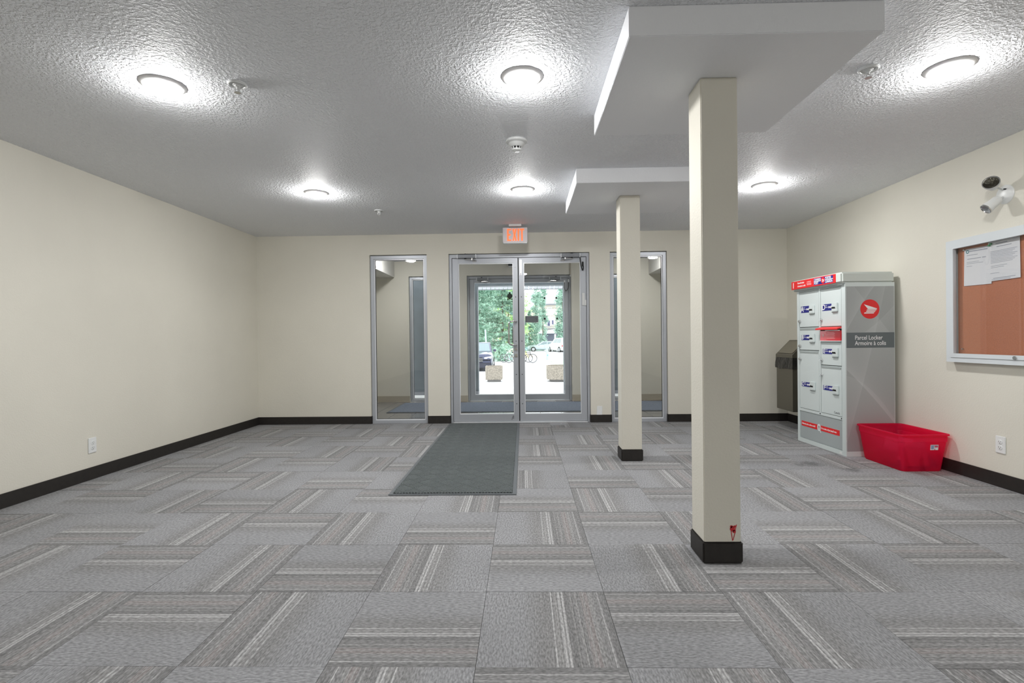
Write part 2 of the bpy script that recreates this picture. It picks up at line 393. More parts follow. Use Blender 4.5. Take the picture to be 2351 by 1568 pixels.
# openings: (x0, x1)
OPF = [(-1.970, -1.229), (-.947, .859), (1.119, 1.843)]
OPR = [(-1.975, -1.240), (-.965, .840), (1.100, 1.845)]
ZO = 2.180
def wall_with_openings(name, xa, xb, y0, y1, ops, ztop, m):
    bm = B(); x = xa
    xs = [xa] + [v for o in ops for v in o] + [xb]
    # one slab outline with the openings cut out, extruded through the wall
    pts = [(xa, 0), (xa, ztop), (xb, ztop), (xb, 0)]
    for a, b in reversed(ops):
        pts += [(b, 0), (b, ZO), (a, ZO), (a, 0)]
    poly(bm, [(px, y0, pz) for px, pz in pts], (0, y1-y0, 0))
    bmesh.ops.triangulate(bm, faces=[f for f in bm.faces if len(f.verts) > 4])
    return struct(obj(name, bm, m))
wall_with_openings('wall_back', XL, XR, YB, YV0, OPF, H, M_wall)
wall_with_openings('wall_outer', -2.95, 2.95, YV1, YV1+.2, OPR, H, M_wall)
struct(obox('wall_vestibule_left', (-3.05, -2.9, YV0, YV1, 0, H), M_wall))
struct(obox('wall_vestibule_right', (2.9, 3.05, YV0, YV1, 0, H), M_wall))
for nm, a, b in (('soffit_left', -2.9, -2.222), ('soffit_right', 2.170, 2.9)):
    bm = B(); box(bm, a, b, YV0, YV1, 2.166, H)
    struct(obj('trim_'+('8' if a < 0 else '9'), bm, mat('soffit_white_'+nm, S(206, 204, 199), .6)))
# baseboards
def bb(name, *bs, m=M_base):
    bm = B()
    for b in bs: box(bm, *b)
    return struct(obj(name, bm, m))
bb('baseboard_left', (XL, XL+.009, YF, YB, 0, .098))
bb('baseboard_right', (XR-.009, XR, YF, YB, 0, .098))
bb('baseboard_front', (XL+.009, XR-.009, YF, YF+.009, 0, .098))
segs = [(XL+.009, OPF[0][0]), (OPF[0][1], OPF[1][0]), (OPF[1][1], OPF[2][0]), (OPF[2][1], XR-.009)]
bb('baseboard_back', *[(a, b, YB-.009, YB, 0, .098) for a, b in segs],
   *[(a, a+.008, YB, YB+.035, 0, .098) for a in (OPF[0][0], OPF[1][0], OPF[2][0])],
   *[(b-.008, b, YB, YB+.035, 0, .098) for b in (OPF[0][1], OPF[1][1], OPF[2][1])])
segs = [(-2.9, OPR[0][0]), (OPR[0][1], OPR[1][0]), (OPR[1][1], OPR[2][0]), (OPR[2][1], 2.9)]
bb('baseboard_outer', *[(a, b, YV1-.012, YV1, 0, .105) for a, b in segs], m=M_vbase)

# columns with rubber base and dropped ceiling box
def column(cx, cy, label, cap, clabel, zb):
    t = thing('column', label, 'column', (cx, cy, 0), group='square painted columns')
    hw = .087
    part('shaft', t, M_wall, lambda bm: box(bm, -hw, hw, -hw, hw, 0, zb, bev=.004))
    part('baseboard', t, M_base, lambda bm: box(bm, -hw-.008, hw+.008, -hw-.008, hw+.008, .0, .103, bev=.007))
    o = obox('ceiling_bulkhead', (*cap, zb, H), M_bulk, bev=.003); struct(o); tag(o, clabel, 'bulkhead', 'dropped ceiling boxes', kind='structure')
    del o['category']
    return t
c1 = column(.943, 2.531, 'square beige column nearest the camera with red smear low on its front', (.447, 1.480, 2.098, 3.115), 'larger looking dropped white ceiling box around the nearest column top', 2.315)
c2 = column(.945, 4.553, 'square beige column standing further back before the right sidelight window', (.441, 1.494, 4.085, 5.10), 'dropped white ceiling box around the further column top', 2.323)
def smear(bm):
    y = -.0878
    for cx, cz, r, n in ((.047, .165, .013, 9), (.055, .152, .009, 8), (.058, .176, .006, 7), (.041, .176, .007, 7)):
        pts = [(cx+r*rnd.uniform(.75, 1.15)*math.cos(2*PI*k/n), y, cz+r*rnd.uniform(.75, 1.2)*math.sin(2*PI*k/n)) for k in range(n)]
        poly(bm, pts, (0, -.0006, 0))
    for a, b in (((.040, .158), (.047, .108)), ((.060, .150), (.049, .110)), ((.066, .185), (.060, .160))):
        poly(bm, [(a[0]-.002, y, a[1]), (a[0]+.002, y, a[1]), (b[0]+.0016, y, b[1]), (b[0]-.0016, y, b[1])], (0, -.0005, 0))
s = part('paint_smear', c1, M_smear, smear, smooth=False); s['label'] = 'red paint smear'

# ================================================================== storefront windows and doors
def frame_ring(bm, x0, x1, z0, z1, w, y0, y1, wb=None):
    wb = w if wb is None else wb
    poly_o = [(x0, z0), (x1, z0), (x1, z1), (x0, z1)]; poly_i = [(x0+w, z0+wb), (x1-w, z0+wb), (x1-w, z1-w), (x0+w, z1-w)]
    vo0 = [bm.verts.new((x, y0, z)) for x, z in poly_o]; vi0 = [bm.verts.new((x, y0, z)) for x, z in poly_i]
    vo1 = [bm.verts.new((x, y1, z)) for x, z in poly_o]; vi1 = [bm.verts.new((x, y1, z)) for x, z in poly_i]
    for k in range(4):
        l = (k+1) % 4
        bm.faces.new((vo0[k], vo0[l], vi0[l], vi0[k])); bm.faces.new((vo1[k], vi1[k], vi1[l], vo1[l]))
        bm.faces.new((vo0[k], vo1[k], vo1[l], vo0[l])); bm.faces.new((vi0[k], vi0[l], vi1[l], vi1[k]))
def sidelight(name, x0, x1, y):
    e = struct(empty(name, ((x0+x1)/2, y, 0))); ox = (x0+x1)/2
    f = part('frame', e, M_alu, lambda bm: frame_ring(bm, x0-ox+.004, x1-ox-.004, 0, ZO-.008, .040, 0, .10), smooth=False)
    part('glazing_bead', e, M_alul, lambda bm: frame_ring(bm, x0-ox+.044, x1-ox-.044, .040, ZO-.048, .012, .022, .05), smooth=False)
    part('gasket', e, M_alud, lambda bm: frame_ring(bm, x0-ox+.056, x1-ox-.056, .052, ZO-.060, .004, .03, .045), smooth=False)
    part('pane', e, M_glass, lambda bm: box(bm, x0-ox+.056, x1-ox-.056, .034, .040, .052, ZO-.060), smooth=False)
    return e
YD = YB+.03
sidelight('window_1', *OPF[0], YD); sidelight('window_2', *OPF[2], YD)
YR = YV1+.05
sidelight('window_3', *OPR[0], YR); sidelight('window_4', *OPR[2], YR)
def door_set(n, ops, y, mid, first):
    x0, x1 = ops
    e = struct(empty('trim_%d' % n, (0, y, 0)))
    part('jamb', e, M_alu, lambda bm: box(bm, x0+.003, x0+.035, 0, .11, 0, ZO-.006), smooth=False)
    part('jamb', e, M_alu, lambda bm: box(bm, x1-.035, x1-.003, 0, .11, 0, ZO-.006), smooth=False)
    part('header', e, M_alu, lambda bm: box(bm, x0+.035, x1-.035, 0, .11, ZO-.050, ZO-.006), smooth=False)
    part('threshold', e, M_alul, lambda bm: (box(bm, x0+.035, x1-.035, -.015, .12, 0, .009, bev=.004)))
    part('stop', e, M_alud, lambda bm: (box(bm, x0+.035, x1-.035, .07, .105, ZO-.062, ZO-.050), box(bm, x0+.035, x0+.043, .07, .105, .01, ZO-.062), box(bm, x1-.043, x1-.035, .07, .105, .01, ZO-.062)), smooth=False)
    def leaf(k, a, b, wl, wr):
        d = struct(empty('door_%d' % k, (0, y, 0)))
        zt, z0 = ZO-.055, .014
        part('stile', d, M_alu, lambda bm: box(bm, a, a+wl, .015, .06, z0, zt, bev=.002))
        part('stile', d, M_alu, lambda bm: box(bm, b-wr, b, .015, .06, z0, zt, bev=.002))
        part('top_rail', d, M_alu, lambda bm: box(bm, a+wl, b-wr, .0155, .0595, zt-.062, zt), smooth=False)
        part('bottom_rail', d, M_alu, lambda bm: box(bm, a+wl, b-wr, .0155, .0595, z0, z0+.092), smooth=False)
        part('glazing_bead', d, M_alul, lambda bm: frame_ring(bm, a+wl, b-wr, z0+.092, zt-.062, .008, .026, .05), smooth=False)
        part('pane', d, M_glass, lambda bm: box(bm, a+wl+.004, b-wr-.004, .034, .040, z0+.096, zt-.066), smooth=False)
        for zz in (.24, .62, 1.05, 1.62) if wl < .07 or True else ():
            xx = (b-wr/2) if k % 2 == 1 else (a+wl/2)
            part('screw', d, M_alud, lambda bm: cyl(bm, (xx, .0155, zz), (xx, .0135, zz), .006, n=10))
        return d
    g = .007
    dl = leaf(first, x0+.039, mid-g, .080, .060)
    dr = leaf(first+1, mid+g, x1-.039, .062, .072)
    part('meeting_gasket', dl, M_alud, lambda bm: box(bm, mid-g-.001, mid+g-.001, .022, .052, .016, ZO-.057), smooth=False)
    return e, dl, dr
f1, dL, dR = door_set(1, OPF[1], YD, -.053, 1)
f2, rL, rR = door_set(2, OPR[1], YR, -.066, 3)
def closer(parent, x0, x1, z, flip):
    """overhead door closer: cast body, spring caps, spindle, two bent arms and shoe"""
    c = part('door_closer', parent, M_closer, lambda bm: box(bm, x0, x1, -.05, .014, z-.022, z+.022, bev=.005))
    part('end_cap', c, M_alul, lambda bm: (box(bm, x0-.006, x0+.004, -.046, .012, z-.026, z+.026, bev=.002), box(bm, x1-.004, x1+.006, -.046, .012, z-.026, z+.026, bev=.002)))
    xm = x0+.42*(x1-x0) if not flip else x0+.58*(x1-x0); s = -1 if flip else 1
    part('spindle', c, M_alud, lambda bm: (cyl(bm, (xm, -.02, z+.022), (xm, -.02, z+.036), .013, n=12), cyl(bm, (xm, -.02, z-.034), (xm, -.02, z-.022), .013, n=12)))
    def arm(bm):
        vs = box(bm, 0, .10, -.008, .008, -.004, .004)
        bmesh.ops.transform(bm, matrix=Matrix.Translation((xm, -.022, z-.040)) @ Matrix.Rotation(-.45*s if not flip else PI+.45, 4, 'Z'), verts=vs)
    part('arm', c, M_chrome, arm)
    def arm2(bm):
        tip = Vector((xm+s*.09, -.022-.043, z-.044)); end = Vector((xm+s*.14, .012, z-.052))
        d = end-tip
        vs = box(bm, 0, d.length, -.007, .007, -.004, .004)
        q = d.to_track_quat('X', 'Z').to_matrix().to_4x4(); q.translation = tip
        bmesh.ops.transform(bm, matrix=q, verts=vs)
        cyl(bm, tip+Vector((0, 0, -.008)), tip+Vector((0, 0, .010)), .011, n=12)
        box(bm, min(end.x, end.x-s*.05), max(end.x, end.x-s*.05), .004, .016, z-.064, z-.044)
    part('arm', c, M_chrome, arm2)
    return c
closer(dL, -.830, -.596, 2.146, False); closer(dR, .500, .736, 2.140, True)
closer(rL, -.790, -.600, 2.118, False); closer(rR, .470, .660, 2.118, True)
# door pulls, lock cylinder, lever, flush bolt, door loops, latch
def pull(parent, x, y, za, zb, reach, m, depth=.06):
    def fn(bm):
        r = .045; xa = x; xb = x-reach
        pts = [(xa, y, zb), (xa, y-depth+.012, zb)]
        pts = [(xa, y, zb)]
        pts += [(xa-.004, y-depth*.9, zb)]
        for k in range(7):
            a = PI/2*k/6; pts.append((xb+r-r*math.sin(a), y-depth, zb-r+r*math.cos(a)))
        for k in range(7):
            a = PI/2*k/6; pts.append((xb+r-r*math.cos(a), y-depth, za+r-r*math.sin(a)))
        pts += [(xa-.004, y-depth*.9, za), (xa, y, za)]
        tube(bm, pts, .0105, 10)
    return part('pull_handle', parent, m, fn)
pull(dL, -.082, .016, 1.000, 1.306, .098, M_chrome)
pull(rL, -.092, .10, .985, 1.290, .085, M_black, depth=.03)
part('lock_cylinder', dL, M_chrome, lambda bm: (cyl(bm, (-.090, .016, .945), (-.090, -.004, .945), .017, n=18), box(bm, -.108, -.072, .002, .016, .845, .885, bev=.003)))
part('thumb_turn', dL, M_alud, lambda bm: box(bm, -.092, -.088, -.010, -.004, .935, .955))
part('deadlatch_lever', rL, M_alud, lambda bm: (box(bm, -.20, -.09, .0, .014, .835, .852, bev=.003), box(bm, -.158, -.135, -.002, .014, .86, 1.0, bev=.003)))
part('flush_bolt', dR, M_alul, lambda bm: (box(bm, -.036, -.006, .010, .0155, 1.90, 2.10, bev=.002), cyl(bm, (-.021, .010, 1.935), (-.021, .005, 1.935), .010, n=14)))
part('bolt_slot', dR, M_alud, lambda bm: (box(bm, -.028, -.014, .0085, .0105, 1.902, 1.908), box(bm, -.026, -.016, .0085, .0105, 1.918, 1.926)), smooth=False)
part('alarm_contact', dR, M_whitem, lambda bm: box(bm, .765, .800, .004, .016, 1.50, 1.66, bev=.003))
part('strike_box', f1, M_whitem, lambda bm: box(bm, .795, .818, -.006, .002, 1.50, 1.57, bev=.002))
part('indicator_dot', dL, M_wht, lambda bm: cyl(bm, (-.092, .0155, 2.005), (-.092, .0135, 2.005), .009, n=14))
def loop(bm, pts, r=.006):
    P = [Vector(p) for p in pts]; out = []
    for k in range(len(P)-1):
        a, b, c, d = P[max(k-1, 0)], P[k], P[k+1], P[min(k+2, len(P)-1)]
        for t in (0, .25, .5, .75):
            out.append(.5*((2*b)+(-a+c)*t+(2*a-5*b+4*c-d)*t*t+(-a+3*b-3*c+d)*t**3))
    out.append(P[-1]); tube(bm, out, r, 8)
part('door_loop_cable', dR, M_alud, lambda bm: loop(bm, [(.738, -.02, 2.150), (.745, -.03, 2.06), (.757, -.03, 1.985), (.775, -.022, 1.948), (.783, -.01, 1.99), (.778, .012, 2.045)], .007))
part('cable_end', dR, M_black, lambda bm: box(bm, .768, .790, .004, .016, 2.0, 2.065, bev=.005))
part('door_loop_cable', rR, M_alud, lambda bm: loop(bm, [(.730, .0, 2.06), (.722, -.012, 1.99), (.730, -.012, 1.93), (.755, -.012, 1.90), (.785, -.012, 1.935), (.800, -.012, 1.99), (.800, 0, 2.06)], .005))
part('cable_end', rR, M_alul, lambda bm: (box(bm, .716, .742, -.01, .016, 2.045, 2.085, bev=.004), box(bm, .787, .812, -.012, .0, 2.05, 2.10, bev=.004)))
# sticker notice on right leaf
nt_ = part('notice_sticker', dR, mat('notice_grey', S(84, 90, 94), .5), lambda bm: box(bm, .034, .196, .031, .0335, 1.292, 1.370), smooth=False); nt_['label'] = 'dark grey notice sticker'
part('sticker_border', nt_, mat('notice_border', S(176, 190, 184), .5), lambda bm: frame_ring(bm, .028, .202, 1.286, 1.376, .006, .0312, .0336), smooth=False)
part('printed_lines', nt_, mat('notice_ink', S(130, 134, 138), .5), lambda bm: [box(bm, .05+.004*(k % 2), .182-.012*(k % 3), .0302, .031, 1.306+k*.014, 1.3095+k*.014) for k in range(4)], smooth=False)
part('pen_mark', dL, M_dark, lambda bm: [poly(bm, p, (0, -.0006, 0)) for p in ([(-.158, .0155, .03), (-.153, .0155, .03), (-.138, .0155, .085), (-.142, .0155, .085)], [(-.143, .0155, .085), (-.128, .0155, .085), (-.128, .0155, .080), (-.143, .0155, .080)], [(-.131, .0155, .083), (-.127, .0155, .083), (-.128, .0155, .045), (-.132, .0155, .045)], [(-.148, .0155, .06), (-.13, .0155, .06), (-.13, .0155, .056), (-.149, .0155, .056)])], smooth=False)
# decals on the outer doors
def crest(bm):
    y, cx, cz = .0335, -.223, 1.818
    def P(pts): poly(bm, [(cx+a, y, cz+b) for a, b in pts], (0, -.0008, 0))
    P([(.047*math.cos(2*PI*k/20), .045*math.sin(2*PI*k/20)+.006) for k in range(20)])
    P([(-.018, .058), (-.020, .072), (-.010, .066), (0, .084), (.010, .066), (.020, .072), (.018, .058), (.010, .046), (-.010, .046)])
    P([(-.052, -.052), (-.044, -.060), (-.03, -.056), (0, -.050), (.03, -.056), (.044, -.060), (.052, -.052), (.042, -.038), (.03, -.040), (0, -.036), (-.03, -.040), (-.042, -.038)])
    P([(-.044, -.045), (-.036, -.028), (-.028, -.034), (-.034, -.050)]); P([(.044, -.045), (.036, -.028), (.028, -.034), (.034, -.050)])
M_crest = mat('crest_green_black', S(40, 54, 46), .5)
part('crest_decal', rL, M_crest, crest, smooth=False)['label'] = 'dark crowned crest decal'
text('lettering', 'REGENT', .036, (-.275, .0335, 1.733), FACE_Y, M_crest, rL, 'RIGHT', sx=.95, mirror=True, spacing=1.35)
M_etch = mat('faint_lettering', S(150, 156, 154), .6)
part('glass_tab', rR, M_crest, lambda bm: box(bm, .366, .398, .030, .0335, 1.765, 1.797), smooth=False)
for dx, dz in ((.206, .002), (0, -.357), (.216, -.355)):
    q = part('glass_tab', rR, M_crest, lambda bm: box(bm, .366+dx, .398+dx, .030, .0335, 1.765+dz, 1.797+dz), smooth=False)
for body, z, x in (('INTERIOR DOOR', 1.604, .60), ('TO THE', 1.552, .46), ('CONTACT RESIDENT', 1.468, .62)):
    text('lettering', body, .036, (x, .0335, z), FACE_Y, M_etch, rR, 'LEFT', sx=.9, mirror=True, spacing=1.1)
# surface conduit above outer door, motion sensor
t = thing('cable_conduit', 'thin beige cable conduit dropping to the outer right door', 'conduit', (.826, YV1, 2.15))
part('channel', t, M_vbase, lambda bm: box(bm, -.011, .011, -.016, 0, .012, .288, bev=.003)); part('end_fitting', t, M_whitem, lambda bm: box(bm, -.014, .010, -.02, 0, -.012, .015, bev=.004))
t = thing('motion_sensor', 'small black and white motion sensor above the outer doors', 'sensor', (-.185, YV1, 2.31))
part('housing', t, M_black, lambda bm: box(bm, -.055, .055, -.07, 0, .022, .09, bev=.008)); part('lens', t, M_white, lambda bm: box(bm, -.05, .05, -.06, 0, 0, .022, bev=.005))

# ================================================================== ceiling fittings
def make_light(label):
    t = thing('ceiling_light', label, 'ceiling light', (0, 0, H), group='round ceiling disc lights')
    part('trim_ring', t, M_ring, lambda bm: lathe(bm, [(.09, 0), (.107, -.0005), (.108, -.003), (.106, -.005), (.084, -.018), (.0815, -.0195), (.079, -.018)], 48), smooth=True)
    def dome(bm):
        pr = []
        for k in range(0, 7):
            a = PI/2*k/6; pr.append((.0805*math.cos(a), -.019-.029*math.sin(a)))
        pr[-1] = (0, -.048)
        lathe(bm, pr, 32)
    part('diffuser', t, M_lamp, dome, smooth='all')
    return t
LX = (-1.878, .010, 2.182); LY = (2.640, 4.625)
lab = {(0, 0): 'round glowing ceiling light nearest the camera by left wall', (1, 0): 'round glowing ceiling light beside the near dropped ceiling box, middle of its row',
       (2, 0): 'round glowing ceiling light at upper right above the notice board side', (0, 1): 'far round ceiling light on the left, in front of left sidelight window',
       (1, 1): 'far round ceiling light above the mat before the exit sign', (2, 1): 'far round ceiling light right of the near column, towards the locker'}
L0 = None
for (a, b), l in lab.items():
    if L0 is None: L0 = make_light(l); o = L0
    else: o = dup(L0); o['label'] = l
    o.location = (LX[a], LY[b], H)
for x, y, l in ((LX[0], -1.2, 'unseen round ceiling light added behind the camera on left side'), (LX[1], -1.2, 'unseen round ceiling light added behind the camera in the middle'), (LX[2], -1.2, 'unseen round ceiling light added behind the camera on right side'),  # unseen row behind the camera, added to brighten the column fronts
                (-1.93, 7.72, 'round ceiling light over the left half of entry vestibule'), (1.90, 7.72, 'round ceiling light over the right half of entry vestibule')):
    o = dup(L0); o['label'] = l; o.location = (x, y, H)
    if y > YB:                                            # weaker lamps in the vestibule
        for ch in o.children:
            if ch.name.startswith('diffuser'):
                ch.data = ch.data.copy(); ch.data.materials[0] = M_lamp2
def sprinkler(label):
    t = thing('sprinkler_head', label, 'sprinkler', (0, 0, H), group='ceiling sprinklers')
    part('escutcheon', t, M_whitem, lambda bm: lathe(bm, [(.046, 0), (.048, -.005), (.042, -.010), (.036, -.009), (.033, -.002), (.024, -.002), (.022, -.010), (.012, -.012), (0, -.012)], 28))
    part('body', t, M_whitem, lambda bm: (lathe(bm, [(.014, -.004), (.013, -.016), (.007, -.018), (.005, -.03), (0, -.03)], 14), box(bm, .010, .0135, -.002, .002, -.042, -.012), box(bm, -.0135, -.010, -.002, .002, -.042, -.012), box(bm, -.013, .013, -.002, .002, -.045, -.041)))
    part('deflector', t, M_chrome, lambda bm: lathe(bm, [(0, -.045), (.016, -.046), (.016, -.048), (0, -.048)], 16))
    return t
s0 = sprinkler('small pendent fire sprinkler beside the near left ceiling light'); s0.location = (-1.486, 2.647, H)
s1 = dup(s0); s1['label'] = 'small pendent fire sprinkler between near dropped ceiling box and right light'; s1.location = (1.772, 2.634, H)
s2 = dup(s0); s2['label'] = 'tiny far fire sprinkler on ceiling near the back wall'; s2.location = (-1.492, 5.292, H)
t = thing('smoke_detector', 'white round smoke detector on the ceiling before the exit sign', 'smoke detector', (-.03, 3.485, H))
part('base', t, M_whitem, lambda bm: lathe(bm, [(.070, 0), (.073, -.004), (.072, -.014), (.060, -.022), (0, -.022)], 36))
part('chamber', t, M_whitem, lambda bm: lathe(bm, [(.055, -.022), (.048, -.036), (.036, -.046), (0, -.046)], 36))
part('sensor_vent', t, M_black, lambda bm: lathe(bm, [(.029, -.046), (.029, -.060), (0, -.060)], 24))
part('sensor_cap', t, M_white, lambda bm: (lathe(bm, [(0, -.060), (.032, -.060), (.031, -.068), (.020, -.074), (0, -.075)], 24), [box(bm, .028*math.cos(a)-.003, .028*math.cos(a)+.003, .028*math.sin(a)-.003, .028*math.sin(a)+.003, -.062, -.044) for a in [k*PI/4+PI/2 for k in range(8)]]))
t = thing('exit_sign', 'lit white exit sign with orange letters hung from ceiling above doors', 'exit sign', (-.081, 6.05, 2.222), rz=.01)
part('canopy', t, M_whitem, lambda bm: box(bm, -.075, .075, -.035, .035, .19, H-2.222, bev=.004))
part('housing', t, M_whitem, lambda bm: box(bm, -.148, .148, 0, .05, 0, .184, bev=.006))
part('face_plate', t, M_exit_w, lambda bm: box(bm, -.146, .146, -.006, 0, .004, .182, bev=.003))
part('lower_lip', t, M_white, lambda bm: box(bm, -.140, .140, -.012, .05, -.006, .004, bev=.002))
def exit_letters(bm):
    z0, z1 = .022, .165; y = -.0062
    def P(p): poly(bm, [(a, y, b) for a, b in p], (0, -.0018, 0))
    x = -.094; w = .048; tk = .017
    P([(x, z0), (x+w, z0), (x+w, z0+tk), (x+tk, z0+tk), (x+tk, .085), (x+w*.85, .085), (x+w*.85, .102), (x+tk, .102), (x+tk, z1-tk), (x+w, z1-tk), (x+w, z1), (x, z1)])
    x = -.032; w = .050
    P([(x, z0), (x+.018, z0), (x+w/2, .072), (x+w-.018, z0), (x+w, z0), (x+w/2+.010, .0935), (x+w, z1), (x+w-.018, z1), (x+w/2, .115), (x+.018, z1), (x, z1), (x+w/2-.010, .0935)])
    x = .030
    P([(x, z0), (x+.018, z0), (x+.018, z1), (x, z1)])
    x = .056; w = .050
    P([(x+w/2-.009, z0), (x+w/2+.009, z0), (x+w/2+.009, z1-.018), (x+w, z1-.018), (x+w, z1), (x, z1), (x, z1-.018), (x+w/2-.009, z1-.018)])
part('lettering', t, M_exit_r, exit_letters, smooth=False)

# ================================================================== wall plates
def outlet(label, loc, rz):
    t = thing('wall_outlet', label, 'power outlet', loc, rz, group='duplex wall outlets')
    part('cover_plate', t, M_white, lambda bm: box(bm, -.038, .038, -.007, 0, -.0605, .0605, bev=.003))
    for zc in (.0195, -.0195):
        r = part('receptacle', t, M_white, lambda bm: lathe(bm, [(0, .0), (.0165, .0), (.0165, .003), (.015, .0035), (0, .0035)], 20, mtx=Matrix.Translation((0, -.0065, zc)) @ Matrix.Rotation(PI/2, 4, 'X')))
        part('slot', r, M_dark, lambda bm: (box(bm, -.008, -.0058, -.0108, -.0098, zc-.001, zc+.008), box(bm, .0058, .008, -.0108, -.0098, zc, zc+.007), cyl(bm, (0, -.0108, zc-.008), (0, -.0098, zc-.008), .0026, n=10)), smooth=False)
    part('screw', t, M_whitem, lambda bm: cyl(bm, (0, -.0085, 0), (0, -.006, 0), .003, n=8))
    return t
outlet('white duplex outlet low on the left wall above black baseboard', (XL, 3.972, .271), PI/2)
outlet('white duplex outlet low on the right wall beyond the red bin', (XR, 3.645, .300), -PI/2)
t = thing('blank_cover_plate', 'small white blank plate low between the doors and right sidelight', 'wall plate', (.969, YB, .152))
part('plate', t, M_white, lambda bm: box(bm, -.035, .035, -.007, 0, -.058, .058, bev=.002, mtx=Matrix.Rotation(.035, 4, 'Y')))
for z in (-.03, .03): part('screw', t, M_whitem, lambda bm: cyl(bm, (0, -.009, z), (0, -.006, z), .003, n=8))
t = thing('emergency_light', 'white twin head emergency light high on right wall above notice board', 'emergency light', (XR, 3.603, 2.046))
RX = Matrix.Rotation(-PI/2, 4, 'Y')
part('base_plate', t, M_white, lambda bm: lathe(bm, [(.066, 0), (.066, .004), (.060, .010), (.03, .020), (0, .022)], 36, mtx=RX))
def head(name, a, b, r0, r1, lensm):
    a, b = Vector(a), Vector(b); d = (b-a); q = d.to_track_quat('Z', 'Y').to_matrix().to_4x4(); q.translation = a; Ln = d.length
    h_ = part(name, t, M_white, lambda bm: lathe(bm, [(0, 0), (r0*.8, 0), (r0, Ln*.12), (r0*1.02, Ln*.6), (r1, Ln*.8), (r1, Ln), (r1*.9, Ln)], 28, mtx=q))
    part('bezel', h_, M_chrome, lambda bm: lathe(bm, [(r1*.86, Ln*.97), (r1*1.03, Ln*.97), (r1*1.03, Ln*1.04), (r1*.93, Ln*1.05), (r1*.86, Ln*.99)], 28, mtx=q))
    part('lens', h_, lensm, lambda bm: lathe(bm, [(r1*.88, Ln*.99), (r1*.6, Ln*.90), (r1*.2, Ln*.84), (0, Ln*.84)], 28, mtx=q))
    return h_
M_lensd = mat('dark_reflector', S(70, 68, 60), .22, metal=.8, bump=(140, .6, .006))
M_lensl = mat('grey_lens', S(176, 180, 184), .2, metal=.3)
head('lamp_head', (-.073, .012, .054), (-.125, -.030, .075), .030, .047, M_lensd)
head('lamp_head', (-.045, .0, -.030), (-.118, .018, -.095), .032, .037, M_lensl)
part('bracket', t, M_whitem, lambda bm: tube(bm, [(-.018, .0, .03), (-.05, .0, .045), (-.08, .01, .055)], .006, 8))
part('bracket', t, M_whitem, lambda bm: tube(bm, [(-.018, 0, -.02), (-.05, 0, -.035)], .009, 8))
part('indicator', t, M_alud, lambda bm: cyl(bm, (-.030, -.02, .032), (-.016, -.02, .032), .005, n=8))

# ================================================================== notice board
t = thing('notice_board', 'wall mounted cork notice board in white aluminium glazed case', 'notice board', (XR, 4.036, .868), rz=-PI/2)
BWd, BHt = 1.23, .930   # local x runs toward camera, local -y into the room
part('case_frame', t, M_case, lambda bm: frame_ring(bm, 0, BWd, 0, BHt, .040, -.055, 0), smooth=False)
part('door_frame', t, M_case, lambda bm: frame_ring(bm, .040, BWd-.040, .036, BHt-.036, .030, -.060, -.035), smooth=False)
part('hinge', t, M_alud, lambda bm: [box(bm, .037, .042, -.0575, -.054, .045+.028*k, .061+.028*k) for k in range(30)], smooth=False)
for za in (BHt-.0385, .0345): part('seam', t, M_alud, lambda bm: box(bm, .042, BWd-.04, -.0565, -.05, za, za+.0025), smooth=False)
part('cork_panel', t, M_cork, lambda bm: box(bm, .06, BWd-.06, -.012, -.001, .06, BHt-.06), smooth=False)
part('glass_door', t, M_glassb, lambda bm: box(bm, .066, BWd-.066, -.050, -.046, .064, BHt-.064), smooth=False)
part('lock', t, M_chrome, lambda bm: cyl(bm, (.56, -.068, .05), (.56, -.058, .05), .012, n=14))
def notice(label, x0, x1, z0, z1, y, tilt, lines):
    p = obox('paper_notice', (0, x1-x0, -.0012, 0, z0-z1, 0), M_paper); tag(p, label, 'notice', 'printed notices on the cork board')
    p.rotation_euler = (0, tilt, -PI/2); p.location = (XR-y, 4.036-x0, .868+z1)
    w = x1-x0; h = z1-z0
    def fn(bm):
        for (a, b, zz, th) in lines: box(bm, a*w, b*w, -.0019, -.0012, -zz*h-th, -zz*h)
    obj_ = part('printed_lines', p, M_ink, fn, smooth=False)
    return p
p1 = notice('nearly blank white letter pinned at upper left of cork board', .122, .348, .575, .850, .016, .02, [(.18, .85, .06, .008), (.1, .5, .17, .004), (.12, .62, .27, .005), (.66, .8, .27, .005), (.1, .55, .36, .003), (.1, .7, .40, .003), (.1, .3, .47, .003)])
part('printed_emblem', p1, M_inkb, lambda bm: lathe(bm, [(.007, 0), (.013, 0), (.013, .0007), (.007, .0007), (.007, 0)], 18, mtx=Matrix.Translation((.028, -.0012, -.022)) @ Matrix.Rotation(PI/2, 4, 'X')))
p2 = notice('second white notice overlapping the first, closely printed with text', .320, .552, .587, .866, .018, -.015, [(.25, .62, .06, .006), (.28, .75, .14, .005)] + [(.08, .92-.07*(k % 3), .25+.036*k, .003) for k in range(9)] + [(.08, .6, .62, .003), (.08, .5, .66, .003), (.06, .35, .80, .003), (.15, .85, .93, .004), (.1, .7, .965, .003)])
for lb, x, z, m, y in (('white pushpin at top left corner of the blank letter', .128, .845, M_chrome, .018), ('green pushpin where the two notices overlap', .335, .842, M_green, .020), ('green pushpin holding the printed notice beside the overlap', .348, .852, M_green, .020), ('clear pushpin low on the bare cork left of centre', .105, .10, M_chrome, .013)):
    o = thing('pushpin', lb, 'pushpin', (XR-y, 4.036-x, .868+z), rz=-PI/2, group='pushpins in the cork board')
    part('pin_head', o, m, lambda bm: lathe(bm, [(.0, .012), (.006, .012), (.0045, .006), (.0065, .001), (0, 0)], 12, mtx=Matrix.Rotation(PI/2, 4, 'X')))

